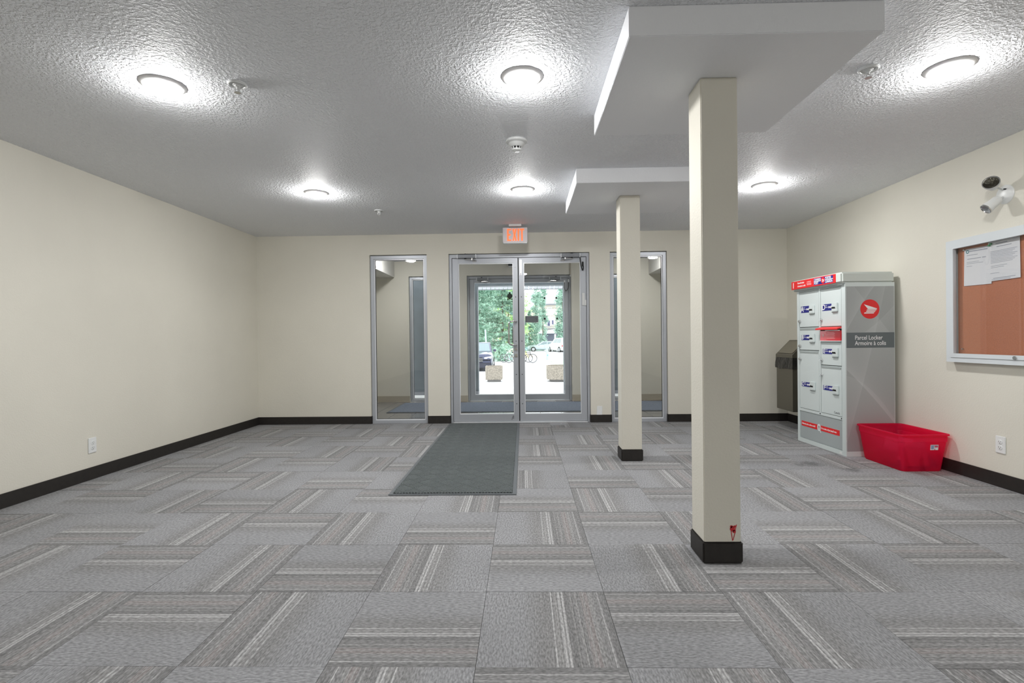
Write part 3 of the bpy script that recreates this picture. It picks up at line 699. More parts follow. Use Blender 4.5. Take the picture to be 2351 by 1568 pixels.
# ================================================================== parcel locker
LK = thing('parcel_locker', 'tall grey parcel locker with red header standing against right wall', 'parcel locker', (2.837, 5.322, 0), rz=math.atan2(-.9992, .0392))
LW, LD = .740, .445
def lkbody(bm):
    box(bm, 0, LW, .012, LD, 0, 1.55)                                          # carcass
    box(bm, 0, .034, 0, .014, 0, 1.55); box(bm, .690, LW, 0, .014, 0, 1.55)   # front posts
    box(bm, .034, .690, 0, .014, 0, .040); box(bm, .034, .690, .001, .014, .317, .342); box(bm, .034, .690, 0, .014, 1.527, 1.55)
    box(bm, .362, .384, .001, .014, .342, 1.53)                                # middle post
part('body', LK, M_lock, lkbody, smooth=False)
part('cap', LK, M_cap, lambda bm: box(bm, -.036, LW+.004, -.034, LD, 1.547, 1.645, bev=.014))
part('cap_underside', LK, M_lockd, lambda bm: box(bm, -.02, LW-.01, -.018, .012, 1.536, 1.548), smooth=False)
sd = part('side_panel', LK, M_side, lambda bm: box(bm, LW, LW+.002, .008, LD-.006, .045, 1.515), smooth=False); sd['label'] = 'printed grey side panel'
part('side_foot', LK, M_lock, lambda bm: box(bm, LW, LW+.003, .002, LD, 0, .045), smooth=False)
# header sign
hs = part('header_sign', LK, M_red, lambda bm: box(bm, -.034, .667, -.037, -.033, 1.556, 1.637, bev=.001)); hs['label'] = 'red header sign'
YS = -.0372
text('lettering', '1', .078, (.002, YS, 1.594), FACE_Y, M_wht, hs, 'CENTER', sx=.9, bold=.002)
text('lettering', 'Parcel locker', .024, (.075, YS, 1.613), FACE_Y, M_wht, hs, 'LEFT', sx=.9, bold=.0006)
text('lettering', 'Armoire à colis', .024, (.075, YS, 1.582), FACE_Y, M_wht, hs, 'LEFT', sx=.9, bold=.0006)
text('lettering', 'canadapost.ca', .0125, (.232, YS, 1.612), FACE_Y, M_wht, hs, 'LEFT', sx=.98)
text('lettering', 'postescanada.ca', .0125, (.232, YS, 1.597), FACE_Y, M_wht, hs, 'LEFT', sx=.9)
text('lettering', '1 866 607-6301', .0125, (.232, YS, 1.583), FACE_Y, M_wht, hs, 'LEFT', sx=.95)
pl_ = part('blue_plate', hs, M_blue, lambda bm: (box(bm, .346, .632, -.0378, -.037, 1.603, 1.630), box(bm, .346, .632, -.0378, -.037, 1.567, 1.596)), smooth=False)
for bdy, x, z in (('CANADA', .352, 1.616), ('POST', .352, 1.581), ('POSTES', .521, 1.616), ('CANADA', .521, 1.581)):
    text('lettering', bdy, .030, (x, -.0379, z), FACE_Y, M_wht, hs, 'LEFT', sx=.82 if bdy != 'POST' else .9, bold=.0009)
part('logo_line', hs, M_wht, lambda bm: box(bm, .346, .632, -.0376, -.037, 1.596, 1.603), smooth=False)
def disc(bm, cx, cz, r, y, n=36, rx=1):
    poly(bm, [(cx+rx*r*math.cos(2*PI*k/n), y, cz+r*math.sin(2*PI*k/n)) for k in range(n)], (0, -.0006, 0))
part('logo_disc', hs, M_red, lambda bm: disc(bm, .488, 1.5995, .029, -.0379, rx=.95), smooth=False)
WING = [[(-.30, .46), (.80, .08), (.80, -.02), (.10, -.02)], [(-.02, .06), (-.55, .50), (.10, .2)], [(-.30, .0), (.62, .0), (.80, .04), (.66, -.12), (-.22, -.12)], [(-.38, -.18), (.60, -.18), (.50, -.28), (-.32, -.28)], [(-.52, -.34), (.45, -.34), (.32, -.46), (-.60, -.46)]]
WING = [[(-.62, .50), (.74, .06), (.74, .0), (-.2, .0)], [(-.34, -.04), (.72, -.04), (.64, -.14), (-.30, -.14)], [(-.42, -.19), (.60, -.19), (.52, -.29), (-.36, -.29)], [(-.56, -.34), (.48, -.34), (.38, -.46), (-.62, -.46)]]
part('logo_wing', hs, M_wht, lambda bm: [poly(bm, [(.488+a*.025, -.0386, 1.5995+b*.029) for a, b in w], (0, -.0004, 0)) for w in WING], smooth=False)
# compartment doors
def lk_door(letter, x0, x1, z0, z1, knob, lab, slot_dz=-.02):
    d = part('locker_door', LK, M_lock, lambda bm: box(bm, x0, x1, .002, .012, z0, z1, bev=.0025))
    part('seam_shadow', d, M_dark, lambda bm: frame_ring(bm, x0-.003, x1+.003, z0-.003, z1+.003, .003, .0105, .0125), smooth=False)
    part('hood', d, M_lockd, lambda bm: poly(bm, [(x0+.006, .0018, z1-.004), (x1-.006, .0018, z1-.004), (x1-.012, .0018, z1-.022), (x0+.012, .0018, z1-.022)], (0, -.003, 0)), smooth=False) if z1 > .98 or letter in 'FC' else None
    part('knob', d, M_chrome, lambda bm: (cyl(bm, (knob[0], .002, knob[1]), (knob[0], -.012, knob[1]), .015, .013, n=16), cyl(bm, (knob[0], -.012, knob[1]), (knob[0], -.020, knob[1]), .009, n=14)))
    la, lb_, lc, ld = lab
    L_ = part('label_plate', d, M_blue, lambda bm: box(bm, la, lb_, .0008, .002, ld, lc), smooth=False)
    w = lb_-la; zc = (lc+ld)/2; hh = lc-ld
    text('lettering', letter, hh*1.18, (la+.016*w/.15+.004, .0006, zc), FACE_Y, M_wht, L_, 'CENTER', sx=.95, bold=.0014)
    text('lettering', 'Parcel\nArmoire', .0155, (la+.22*w, .0006, zc+.009), FACE_Y, M_wht, L_, 'LEFT', sx=.95)
    def arrow(bm):
        a = la+.60*w
        y = .0006
        disc(bm, a+.012, zc, .010, y, 12); disc(bm, a+.042, zc, .012, y, 12)
        poly(bm, [(a+.012, y, zc-.004), (a+.048, y, zc-.004), (a+.048, y, zc+.004), (a+.012, y, zc+.004)], (0, -.0005, 0))
        poly(bm, [(a+.040, y, zc-.012), (a+.060, y, zc), (a+.040, y, zc+.012)], (0, -.0007, 0))
    part('key_symbol', L_, M_wht, arrow, smooth=False)
    s = part('key_slot', d, M_lock, lambda bm: box(bm, lb_+.002, lb_+.082, -.011, .002, zc-.046, zc+.036, bev=.004))
    part('slot_opening', s, M_dark, lambda bm: poly(bm, [(lb_+.006, -.0112, zc-.018), (lb_+.006, -.0112, zc-.002), (lb_+.052, -.0112, zc-.002), (lb_+.060, -.0112, zc-.018)], (0, -.0008, 0)), smooth=False)
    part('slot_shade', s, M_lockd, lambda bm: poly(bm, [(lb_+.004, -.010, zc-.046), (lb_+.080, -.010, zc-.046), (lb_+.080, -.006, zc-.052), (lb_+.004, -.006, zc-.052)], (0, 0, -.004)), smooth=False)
    return d
lk_door('A', .038, .358, 1.168, 1.524, (.054, 1.227), (.070, .217, 1.378, 1.312))
lk_door('B', .038, .358, .938, 1.160, (.054, .977), (.072, .219, 1.089, 1.036))
lk_door('C', .038, .358, .346, .930, (.058, .844), (.073, .221, .614, .568))
lk_door('D', .388, .686, 1.166, 1.524, (.404, 1.228), (.414, .562, 1.376, 1.314))
lk_door('E', .388, .686, .804, 1.022, (.404, .845), (.418, .565, .955, .907))
lk_door('F', .388, .686, .346, .796, (.404, .703), (.421, .568, .610, .565))
ms = part('mail_slot', LK, M_redd, lambda bm: box(bm, .390, .686, -.008, .014, 1.032, 1.125, bev=.002)); ms['label'] = 'red outgoing mail slot'
part('flap', ms, M_red, lambda bm: poly(bm, [(.384, .0, 1.160), (.690, .0, 1.160), (.694, -.045, 1.146), (.376, -.045, 1.146), ], (0, 0, -.012)), smooth=False)
part('slot_opening', ms, M_dark, lambda bm: box(bm, .394, .682, -.004, .014, 1.126, 1.142), smooth=False)
part('lip', ms, M_wht, lambda bm: (box(bm, .50, .684, -.030, -.012, 1.124, 1.130), box(bm, .388, .688, -.010, .012, 1.026, 1.032)), smooth=False)
text('lettering', '9', .040, (.440, -.0088, 1.078), FACE_Y, M_wht, ms, 'CENTER')
part('printed_lines', ms, mat('pale_red_print', S(246, 190, 190), .5), lambda bm: [box(bm, .49, .61-.01*(k % 2), -.0088, -.008, 1.052+.011*k, 1.0555+.011*k) for k in range(6)], smooth=False)
bp_ = part('base_panel', LK, mat('locker_base_panel', S(168, 176, 178), .4), lambda bm: box(bm, .040, .686, .004, .012, .044, .312, bev=.002))
st_ = part('slogan_strip', bp_, M_red, lambda bm: (box(bm, .062, .320, .0025, .004, .166, .216), box(bm, .375, .648, .0025, .004, .166, .216)), smooth=False)
text('lettering', 'Delivering the online world', .024, (.070, .0022, .191), FACE_Y, M_wht, st_, 'LEFT', sx=.82, bold=.0005)
text('lettering', "Du monde en ligne jusqu'à vous", .024, (.384, .0022, .191), FACE_Y, M_wht, st_, 'LEFT', sx=.72, bold=.0005)
def magnifier(bm):
    disc(bm, .347, .192, .034, .0025, 28, rx=.8)
    poly(bm, [(.358, .0024, .166), (.366, .0024, .171), (.382, .0024, .148), (.374, .0024, .143)], (0, -.0006, 0))
mg = part('printed_magnifier', bp_, M_wht, magnifier, smooth=False)
part('printed_house', mg, M_grytxt, lambda bm: [frame_ring(bm, .333, .361, .176+.0*k, .208, .003, .0012, .0018) for k in (0,)] + [box(bm, .339, .345, .0012, .0018, .190, .200), box(bm, .349, .355, .0012, .0018, .190, .200)], smooth=False)
text('lettering', 'Canada', .030, (.615, .0016, .372), FACE_Y, M_grytxt, LK, 'CENTER', sx=.9)
part('leveling_plate', LK, M_white, lambda bm: (box(bm, .655, .688, -.003, .0, .004, .026), cyl(bm, (.662, -.005, .015), (.662, -.002, .015), .004, n=8)), smooth=False)
for x in (.372, .680): part('bolt', LK, M_dark, lambda bm: cyl(bm, (x, -.002, .330), (x, .002, .330), .006, n=8), smooth=False)
# side graphics (local +x face)
RS = (PI/2, 0, PI/2)
def sdisc(bm, cy, cz, r, x, n=40):
    poly(bm, [(x, cy+r*math.cos(2*PI*k/n), cz+r*math.sin(2*PI*k/n)) for k in range(n)], (.0006, 0, 0))
XS = LW+.0022
part('logo_disc', sd, M_red, lambda bm: sdisc(bm, .220, 1.312, .086, XS), smooth=False)
part('logo_wing', sd, M_wht, lambda bm: [poly(bm, [(XS+.0007, .220+a*.086, 1.312+b*.086) for a, b in w], (.0004, 0, 0)) for w in WING], smooth=False)
bn = part('banner', sd, M_ban, lambda bm: box(bm, XS-.001, XS+.0004, .008, LD-.006, .968, 1.104), smooth=False)
text('lettering', 'Parcel Locker', .054, (XS+.0006, .083, 1.057), RS, M_wht, bn, 'LEFT', sx=.83, bold=.0003)
text('lettering', 'Armoire à colis', .054, (XS+.0006, .083, 1.008), RS, M_wht, bn, 'LEFT', sx=.83, bold=.0003)

# ================================================================== wall hung trash can with liner, beyond the locker
TC = (3.2025, 6.005)
t = thing('trash_can', 'brushed steel wall hung trash can with sloped lid beyond the parcel locker', 'trash can', (*TC, 0), rz=0)
hwx, hwy = .1525, .185
def hood(bm):
    a, b = hwx, hwy+.004
    pts = [(-a-.006, .830), (a, .830), (a, 1.030), (.008, 1.030), (-a-.006, .862)]
    poly(bm, [(x, -b, z) for x, z in pts], (0, 2*b, 0))
part('body', t, M_steel, lambda bm: box(bm, -hwx, hwx, -hwy, hwy, .215, .83, bev=.004))
part('hood', t, M_steel, hood, smooth=False)
def pushflap(bm):
    a, b = hwx+.006, hwy-.022; z1, z0 = 1.030, .862
    d = Vector((.008+a, 0, z1-z0)).normalized(); n = Vector((-d.z, 0, d.x))
    p0 = Vector((-a, 0, z0))+d*.02+n*.0012; p1 = Vector((.008, 0, z1))-d*.018+n*.0012
    poly(bm, [(p0.x, -b, p0.z), (p0.x, b, p0.z), (p1.x, b, p1.z), (p1.x, -b, p1.z)], n*.004)
part('push_flap', t, mat('flap_steel', S(150, 146, 134), .4, metal=.85), pushflap, smooth=False)
part('wall_bracket', t, M_black, lambda bm: box(bm, hwx-.02, hwx, -.12, .12, .16, .215), smooth=False)
def liner(bm):
    a, b = hwx+.003, hwy+.003; n = 40; rows = 5
    per = []
    for k in range(n):
        f = k/n*4; s = int(f); q = f-s
        c = [(-a, -b), (a, -b), (a, b), (-a, b), (-a, -b)]
        per.append((c[s][0]+(c[s+1][0]-c[s][0])*q, c[s][1]+(c[s+1][1]-c[s][1])*q))
    R = []
    for r in range(rows):
        ring = []
        for k, (x, y) in enumerate(per):
            l = math.hypot(x, y); o = .003+.004*(r/(rows-1))+(rnd.uniform(0, .008) if r else 0)
            z = .829-.130*r/(rows-1)+((.006*math.sin(k*.9)+rnd.uniform(-.003, .003)) if r == rows-1 else 0)
            ring.append(bm.verts.new((x+x/l*o, y+y/l*o, z)))
        R.append(ring)
    for p_, q_ in zip(R, R[1:]):
        for k in range(n): bm.faces.new((p_[k], p_[(k+1) % n], q_[(k+1) % n], q_[k]))
bl = part('bin_liner', None, M_bag, liner); bl.location = (*TC, 0)
tag(bl, 'black plastic bag folded over the rim of the steel trash can', 'trash bag')

# ================================================================== red tote with papers
def tote_mat():
    m = mat('translucent_red_plastic', S(232, 44, 104), .28, spec=.5); nt = m.node_tree; p = nt.nodes['Principled BSDF']; out = nt.nodes['Material Output']
    tr = nt.nodes.new('ShaderNodeBsdfTranslucent'); tr.inputs['Color'].default_value = S(255, 96, 140)
    tp = nt.nodes.new('ShaderNodeBsdfTransparent'); tp.inputs['Color'].default_value = S(255, 136, 164)
    mx = nt.nodes.new('ShaderNodeMixShader'); mx.inputs[0].default_value = .5
    m2 = nt.nodes.new('ShaderNodeMixShader'); m2.inputs[0].default_value = .55
    nt.links.new(p.outputs[0], mx.inputs[1]); nt.links.new(tr.outputs[0], mx.inputs[2])
    nt.links.new(mx.outputs[0], m2.inputs[1]); nt.links.new(tp.outputs[0], m2.inputs[2]); nt.links.new(m2.outputs[0], out.inputs[0])
    return m
M_tote = tote_mat()
TO = (3.139, 4.303)
t = thing('storage_bin', 'open red plastic storage bin on the carpet beside the locker', 'storage bin', (*TO, 0))
def rring(hx, hy, r, z, n=5):
    out = []
    for cx, cy, a0 in ((hx-r, hy-r, 0), (-hx+r, hy-r, PI/2), (-hx+r, -hy+r, PI), (hx-r, -hy+r, 1.5*PI)):
        for k in range(n+1):
            a = a0+PI/2*k/n; out.append((cx+r*math.cos(a), cy+r*math.sin(a), z))
    return out
def skinrings(bm, rings, close=True):
    R = [[bm.verts.new(p) for p in r] for r in rings]
    for a, b in zip(R, R[1:]):
        n = len(a)
        for k in range(n): bm.faces.new((a[k], a[(k+1) % n], b[(k+1) % n], b[k]))
    return R
def tote(bm):
    w = .0035
    outer = [rring(.150, .225, .03, .0), rring(.158, .233, .035, .012), rring(.184, .256, .035, .235), rring(.189, .260, .035, .240), rring(.190, .262, .035, .288)]
    inner = [rring(.190-w, .262-w, .033, .288), rring(.189-w, .260-w, .033, .241), rring(.184-w, .256-w, .033, .235), rring(.158-w, .233-w, .033, .014), rring(.150-w, .225-w, .028, .006)]
    R = skinrings(bm, outer+inner)
    bm.faces.new(R[0][::-1]); bm.faces.new(R[-1])
part('tub', t, M_tote, tote)
part('rim', t, M_tote, lambda bm: skinrings(bm, [rring(.1905, .2625, .035, .284), rring(.200, .272, .04, .286), rring(.201, .273, .04, .294), rring(.199, .271, .04, .298), rring(.188, .260, .033, .298), rring(.1865, .2585, .032, .288), rring(.1905, .2625, .035, .284)]))
lbm = part('label_sticker', t, M_wht, lambda bm: box(bm, -.030, .030, -.0008, .0004, -.021, .021), smooth=False); lbm.location = (.075, -.2535, .195); lbm.rotation_euler = (.115, 0, .0)
part('label_blue_patch', lbm, mat('sticker_blue', S(150, 165, 200), .5), lambda bm: box(bm, -.026, -.004, -.0012, -.0008, -.014, .014), smooth=False)
part('label_pink_patch', lbm, mat('sticker_pink', S(214, 96, 128), .5), lambda bm: (box(bm, .0, .027, -.0012, -.0008, .0, .014), poly(bm, [(.0, -.0009, -.020), (.008, -.0009, -.020), (.006, -.0009, -.004)], (0, -.0004, 0))), smooth=False)
part('label_blue_stripe', lbm, M_blue, lambda bm: box(bm, -.028, .028, -.0012, -.0008, .0155, .0175), smooth=False)
def flyer(label, m, c, size, rot, curl=0):
    def fn(bm):
        n = 8
        vs = []
        for i in range(n+1):
            for j in (0, 1):
                u = i/n-.5; vs.append(bm.verts.new((u*size[0], (j-.5)*size[1], curl*(u*u)*4)))
        for i in range(n): bm.faces.new((vs[2*i], vs[2*i+1], vs[2*i+3], vs[2*i+2]))
        bmesh.ops.solidify(bm, geom=bm.faces[:], thickness=.0012)
    o = part('flyer', None, m, fn); o.location = c; o.rotation_euler = rot
    tag(o, label, 'paper', 'papers in the red bin')
    return o
M_flyd = mat('dark_flyer', S(70, 30, 40), .5)
flyer('white flyer leaning at front corner inside the red bin', M_paper, (TO[0]-.045, TO[1]-.190, .130), (.22, .19), (1.32, 0, .0), .006)
flyer('white envelope edge showing just above the rim inside the red bin', M_paper, (TO[0]-.085, TO[1]-.165, .225), (.11, .06), (1.35, .12, -1.2), .0)
flyer('white flyer standing along the room side wall inside the red bin', M_paper, (TO[0]-.128, TO[1]-.075, .140), (.17, .20), (1.40, 0, -PI/2), .004)
flyer('dark red flyer lying flat at the bottom of the red bin', M_flyd, (TO[0]+.03, TO[1]-.06, .022), (.24, .20), (.03, .03, .4), .008)
flyer('dark crumpled flyer at the near right bottom inside the red bin', M_flyd, (TO[0]+.05, TO[1]-.165, .055), (.16, .10), (.7, -.25, .15), .02)
flyer('pale flyer lying at the far end inside the red bin', M_paper, (TO[0]+.02, TO[1]+.12, .026), (.21, .14), (.06, .02, 1.1), .006)

# ================================================================== mats
def entry_mat():
    x0, x1, y0, y1 = -.953, -.056, 3.512, 6.49
    t = thing('floor_mat', 'dark grey ribbed entrance mat on the carpet inside the doors', 'mat', ((x0+x1)/2, (y0+y1)/2, 0))
    w, h_ = (x1-x0)/2, (y1-y0)/2
    part('rubber_base', t, M_matr, lambda bm: box(bm, -w, w, -h_, h_, 0, .006, bev=.004))
    part('pile_field', t, M_matd, lambda bm: box(bm, -w+.03, w-.03, -h_+.026, h_-.03, .0055, .0075), smooth=False)
    verts, faces = [], []
    s = .106; nr = 7; pitch = s/nr
    a, b = w-.031, h_-.028
    def clip(p, q):
        """clip segment p-q to the field"""
        t0, t1 = 0.0, 1.0; d = (q[0]-p[0], q[1]-p[1])
        for k, lim in ((0, a), (1, b)):
            for sg in (1, -1):
                den = sg*d[k]; num = lim-sg*p[k]
                if abs(den) < 1e-9:
                    if num < 0: return None
                elif den > 0: t1 = min(t1, num/den)
                else: t0 = max(t0, num/den)
        if t1-t0 < .05: return None
        return ((p[0]+d[0]*t0, p[1]+d[1]*t0), (p[0]+d[0]*t1, p[1]+d[1]*t1))
    c45 = math.sqrt(.5); N = int(2*b/s)+8
    for i in range(-N, N):
        for j in range(-N, N):
            cx, cy = (i+.5)*s, (j+.5)*s
            wx, wy = c45*(cx-cy), c45*(cx+cy)
            if abs(wx) > a+s or abs(wy) > b+s: continue
            for k in range(nr):
                o = -s/2+(k+.5)*pitch; e = s/2-.002
                P, Q = ((cx-e, cy+o), (cx+e, cy+o)) if (i+j) % 2 else ((cx+o, cy-e), (cx+o, cy+e))
                P = (c45*(P[0]-P[1]), c45*(P[0]+P[1])); Q = (c45*(Q[0]-Q[1]), c45*(Q[0]+Q[1]))
                r = clip(P, Q)
                if not r: continue
                P, Q = r; dx, dy = Q[0]-P[0], Q[1]-P[1]; l = math.hypot(dx, dy); nx, ny = -dy/l, dx/l
                v = len(verts); hb, ht = pitch*.30, pitch*.22
                for z, hw in ((.0070, hb), (.0120, ht)):
                    for E, sg in ((P, 1), (P, -1), (Q, -1), (Q, 1)): verts.append((E[0]+nx*hw*sg, E[1]+ny*hw*sg, z))
                faces += [(v+4, v+5, v+6, v+7), (v, v+1, v+5, v+4), (v+1, v+2, v+6, v+5), (v+2, v+3, v+7, v+6), (v+3, v, v+4, v+7)]
    me = bpy.data.meshes.new('ribbed_pile'); me.from_pydata(verts, [], faces); me.materials.append(M_mat)
    o = bpy.data.objects.new('ribbed_pile', me); C.objects.link(o); o.parent = t; o['kind'] = 'stuff'
entry_mat()
t = thing('floor_mat', 'wide blue grey mat on the vestibule tiles before the outer doors', 'mat', (.0, 8.05, 0))
part('rubber_base', t, M_matr, lambda bm: box(bm, -2.04, 2.4, -.57, .57, 0, .007, bev=.004))
part('pile_field', t, M_vmat, lambda bm: box(bm, -2.01, 2.37, -.54, .54, .005, .011, bev=.002))

# ================================================================== OUTSIDE
GZ = -.80
struct(obox('pavement', (-9, 9, YV1+.2, 11.2, -.85, -.012), M_pave))
struct(obox('road', (-120, 120, 11.2, 260, GZ-.3, GZ), M_road))
# dark portal walls in front of the entrance with header
def portal():
    bm = B()
    y0, y1 = 10.0, 10.18
    pts = [(-3.4, -.012), (-3.4, 3.0), (3.4, 3.0), (3.4, -.012), (.800, -.012), (.800, 2.128), (-.885, 2.128), (-.885, -.012)]
    poly(bm, [(x, y0, z) for x, z in pts], (0, y1-y0, 0))
    bmesh.ops.triangulate(bm, faces=[f for f in bm.faces if len(f.verts) > 4])
    o = struct(obj('wall_portal', bm, M_portal))
    part('kerb', o, M_canopyd, lambda bm: (box(bm, -3.4, -.885, 9.95, 10.0, -.012, .05), box(bm, .80, 3.4, 9.95, 10.0, -.012, .05)), smooth=False)
    part('edge_trim', o, M_alu, lambda bm: box(bm, -1.925, -1.80, 9.955, 10.0, .05, 2.136), smooth=False)
    part('edge_trim', o, M_alu, lambda bm: box(bm, 1.65, 1.768, 9.955, 10.0, .05, 2.147), smooth=False)
portal()
def canopy():
    t = thing('entrance_canopy', 'white ribbed metal canopy edge above the outside entrance', 'canopy', (0, 12, 2.43))
    part('roof_slab', t, M_canopy, lambda bm: box(bm, -4, 4, 1.2, 2.1, .17, .32), smooth=False)
    part('drip_edge', t, M_canopyd, lambda bm: box(bm, -4, 4, 2.01, 2.09, .002, .014), smooth=False)
    part('inner_trim', t, M_canopyd, lambda bm: box(bm, -4, 4, 1.98, 2.0, .088, .098), smooth=False)
    bm = B(); poly(bm, [(-.054, 0, .014), (.040, 0, .014), (.0545, 0, .05), (.0545, 0, .17), (-.0545, 0, .17), (-.0545, 0, .014)], (0, .04, 0))
    src = obj('rib_panel', bm, M_canopy, t)
    for k in range(-26, 27):
        o = src if k == -26 else src.copy()
        if k != -26: C.objects.link(o)
        o.location = (k*.1165, 2.0, 0)
    part('support_post', t, M_canopy, lambda bm: (box(bm, -3.9, -3.75, 1.85, 2.0, GZ-2.43, .17), box(bm, 3.75, 3.9, 1.85, 2.0, GZ-2.43, .17)), smooth=False)
canopy()
# planters
M_agg = mat('exposed_aggregate', S(150, 142, 130), .9, noise=(24, .35), bump=(40, .5, .02))
M_soil = mat('soil', S(120, 110, 98), .9)
def octa(hw, ch, z): return [(hw-ch, -hw, z), (hw, -hw+ch, z), (hw, hw-ch, z), (hw-ch, hw, z), (-hw+ch, hw, z), (-hw, hw-ch, z), (-hw, -hw+ch, z), (-hw+ch, -hw, z)]
def planter(label, loc, hw, ch, h0, h1):
    t = thing('concrete_planter', label, 'planter', (*loc, GZ), group='concrete planters outside')
    def tub(bm):
        R = skinrings(bm, [octa(hw-.01, ch, h0), octa(hw, ch, h0+.03), octa(hw, ch, h1), octa(hw-.06, ch*.8, h1), octa(hw-.07, ch*.8, h1-.1)])
        bm.faces.new(R[0][::-1])
    part('tub', t, M_agg, tub, smooth=False); part('soil', t, M_soil, lambda bm: poly(bm, octa(hw-.068, ch*.8, h1-.08), (0, 0, -.03)), smooth=False)
    part('foot', t, mat('planter_foot', S(130, 128, 126), .9), lambda bm: poly(bm, octa(hw*.78, ch*.8, 0), (0, 0, h0)), smooth=False)
planter('square pebbled concrete planter in front of the dark car', (-1.285, 22.35), .365, .02, .10, .69)
planter('larger eight sided pebbled concrete planter at right edge of the doors', (1.62, 22.3), .60, .22, .10, .69)

# cars
M_tyre = mat('tyre_black', S(30, 30, 32), .8); M_rim = mat('alloy_rim', S(190, 192, 196), .3, metal=.7)
M_cglass = mat('car_glass', S(112, 134, 140), .06, spec=.8, coat=.5); M_lampc = mat('headlamp', S(225, 228, 232), .1, coat=.6); M_tail = mat('tail_lamp', S(170, 40, 44), .3)  # car glass base lightened to stand in for reflected sky
def car(name, label, paint, L_, W_, Hh, hood_z, belt, cab, loc, rz, nose='suv', lower=None):
    """x across, front at -y; cab = (y front base, y front roof, y rear roof, y rear base) measured from the nose"""
    t = thing(name, label, 'car', loc, rz)
    w = W_/2; gz = .22
    def body(bm):
        secs = [(0, .06, hood_z*.55, hood_z*.72, .86), (.10, -.0, gz+.02, hood_z*.90, .95), (.5, 0, gz, hood_z, 1), (cab[0], 0, gz, belt, 1), (cab[3]-.1, 0, gz, belt*1.02, 1), (L_-.12, 0, gz+.04, belt*.98, .98), (L_, 0, gz+.12, belt*.80, .92)]
        rings = []
        for y, _, zb, zt, k in secs:
            ww = w*k; r = .10
            rings.append([(-ww+r, y, zb), (ww-r, y, zb), (ww, y, zb+r), (ww, y, zt-.20), (ww-.05, y, zt-.05), (ww-.22, y, zt), (-ww+.22, y, zt), (-ww+.05, y, zt-.05), (-ww, y, zt-.20), (-ww, y, zb+r)])
        R = skinrings(bm, rings); bm.faces.new(R[0][::-1]); bm.faces.new(R[-1])
    part('body', t, paint, body)
    a, b, c, d = cab
    def cabin(bm):
        R = skinrings(bm, [[(-w+.06, a, belt-.04), (w-.06, a, belt-.04), (w-.06, d, belt-.04), (-w+.06, d, belt-.04)], [(-w+.22, b, Hh-.05), (w-.22, b, Hh-.05), (w-.22, c, Hh-.05), (-w+.22, c, Hh-.05)], [(-w+.32, b+.12, Hh), (w-.32, b+.12, Hh), (w-.32, c-.1, Hh), (-w+.32, c-.1, Hh)]])
        bm.faces.new(R[-1])
    part('cabin', t, paint, cabin)
    def lerp(p, q, u): return tuple(p[k]+(q[k]-p[k])*u for k in range(3))
    def quad(bm, p00, p10, p11, p01, i0, i1, j0, j1, off):
        f = lambda u, v: Vector(lerp(lerp(p00, p10, u), lerp(p01, p11, u), v))
        n = (Vector(p10)-Vector(p00)).cross(Vector(p01)-Vector(p00)).normalized()*off
        poly(bm, [f(i0, j0)+n, f(i1, j0)+n, f(i1, j1)+n, f(i0, j1)+n])
    zb, zt = belt-.04, Hh-.05
    FL, FR, RL, RR = (-w+.06, a, zb), (w-.06, a, zb), (-w+.06, d, zb), (w-.06, d, zb)
    fl, fr, rl, rr = (-w+.22, b, zt), (w-.22, b, zt), (-w+.22, c, zt), (w-.22, c, zt)
    part('windscreen', t, M_cglass, lambda bm: quad(bm, FL, FR, fr, fl, .06, .94, .10, .94, .012), smooth=False)
    part('rear_window', t, M_cglass, lambda bm: quad(bm, RR, RL, rl, rr, .08, .92, .15, .92, .012), smooth=False)
    part('side_window', t, M_cglass, lambda bm: (quad(bm, FR, RR, rr, fr, .12, .46, .14, .9, .012), quad(bm, FR, RR, rr, fr, .50, .88, .14, .9, .012)), smooth=False)
    part('side_window', t, M_cglass, lambda bm: (quad(bm, RL, FL, fl, rl, .12, .50, .14, .9, .012), quad(bm, RL, FL, fl, rl, .54, .88, .14, .9, .012)), smooth=False)
    part('roof_rack', t, M_black, lambda bm: [tube(bm, [(s*(w-.30), b+.2, Hh+.03), (s*(w-.30), c-.2, Hh+.03)], .015, 6) for s in (-1, 1)]) if nose == 'suv' else None
    for s in (-1, 1):
        part('mirror', t, paint, lambda bm: box(bm, s*w-.02 if s > 0 else s*w-.17, s*w+.17 if s > 0 else s*w+.02, a+.38, a+.48, belt-.02, belt+.13, bev=.03))
        part('headlamp', t, M_lampc, lambda bm: poly(bm, [(s*(w*.95), .03, hood_z*.80), (s*(w*.50), -.02, hood_z*.74), (s*(w*.50), -.02, hood_z*.66), (s*(w*.93), .03, hood_z*.68)], (0, .08, 0)), smooth=False)
        part('tail_lamp', t, M_tail, lambda bm: box(bm, s*w*.90-.07, s*w*.90+.07, L_-.05, L_+.015, belt*.62, belt*.80, bev=.01))
    lowm = lower or M_black
    part('front_bumper', t, lowm, lambda bm: box(bm, -w*.93, w*.93, -.03, .16, gz-.02, hood_z*.46, bev=.04))
    part('rear_bumper', t, lowm, lambda bm: box(bm, -w*.93, w*.93, L_-.14, L_+.05, gz+.02, hood_z*.48, bev=.04))
    g = part('grille', t, M_black, lambda bm: box(bm, -w*.45, w*.45, -.04, .06, hood_z*.48, hood_z*.76, bev=.05))
    part('grille_bar', g, M_chrome, lambda bm: [box(bm, -w*.42, w*.42, -.055, -.03, hood_z*(.53+.07*k), hood_z*(.545+.07*k)) for k in range(3)], smooth=False)
    part('plate', t, M_wht, lambda bm: box(bm, -.15, .15, L_+.05, L_+.06, hood_z*.62, hood_z*.62+.15), smooth=False)
    rw = .34 if nose == 'suv' else .31
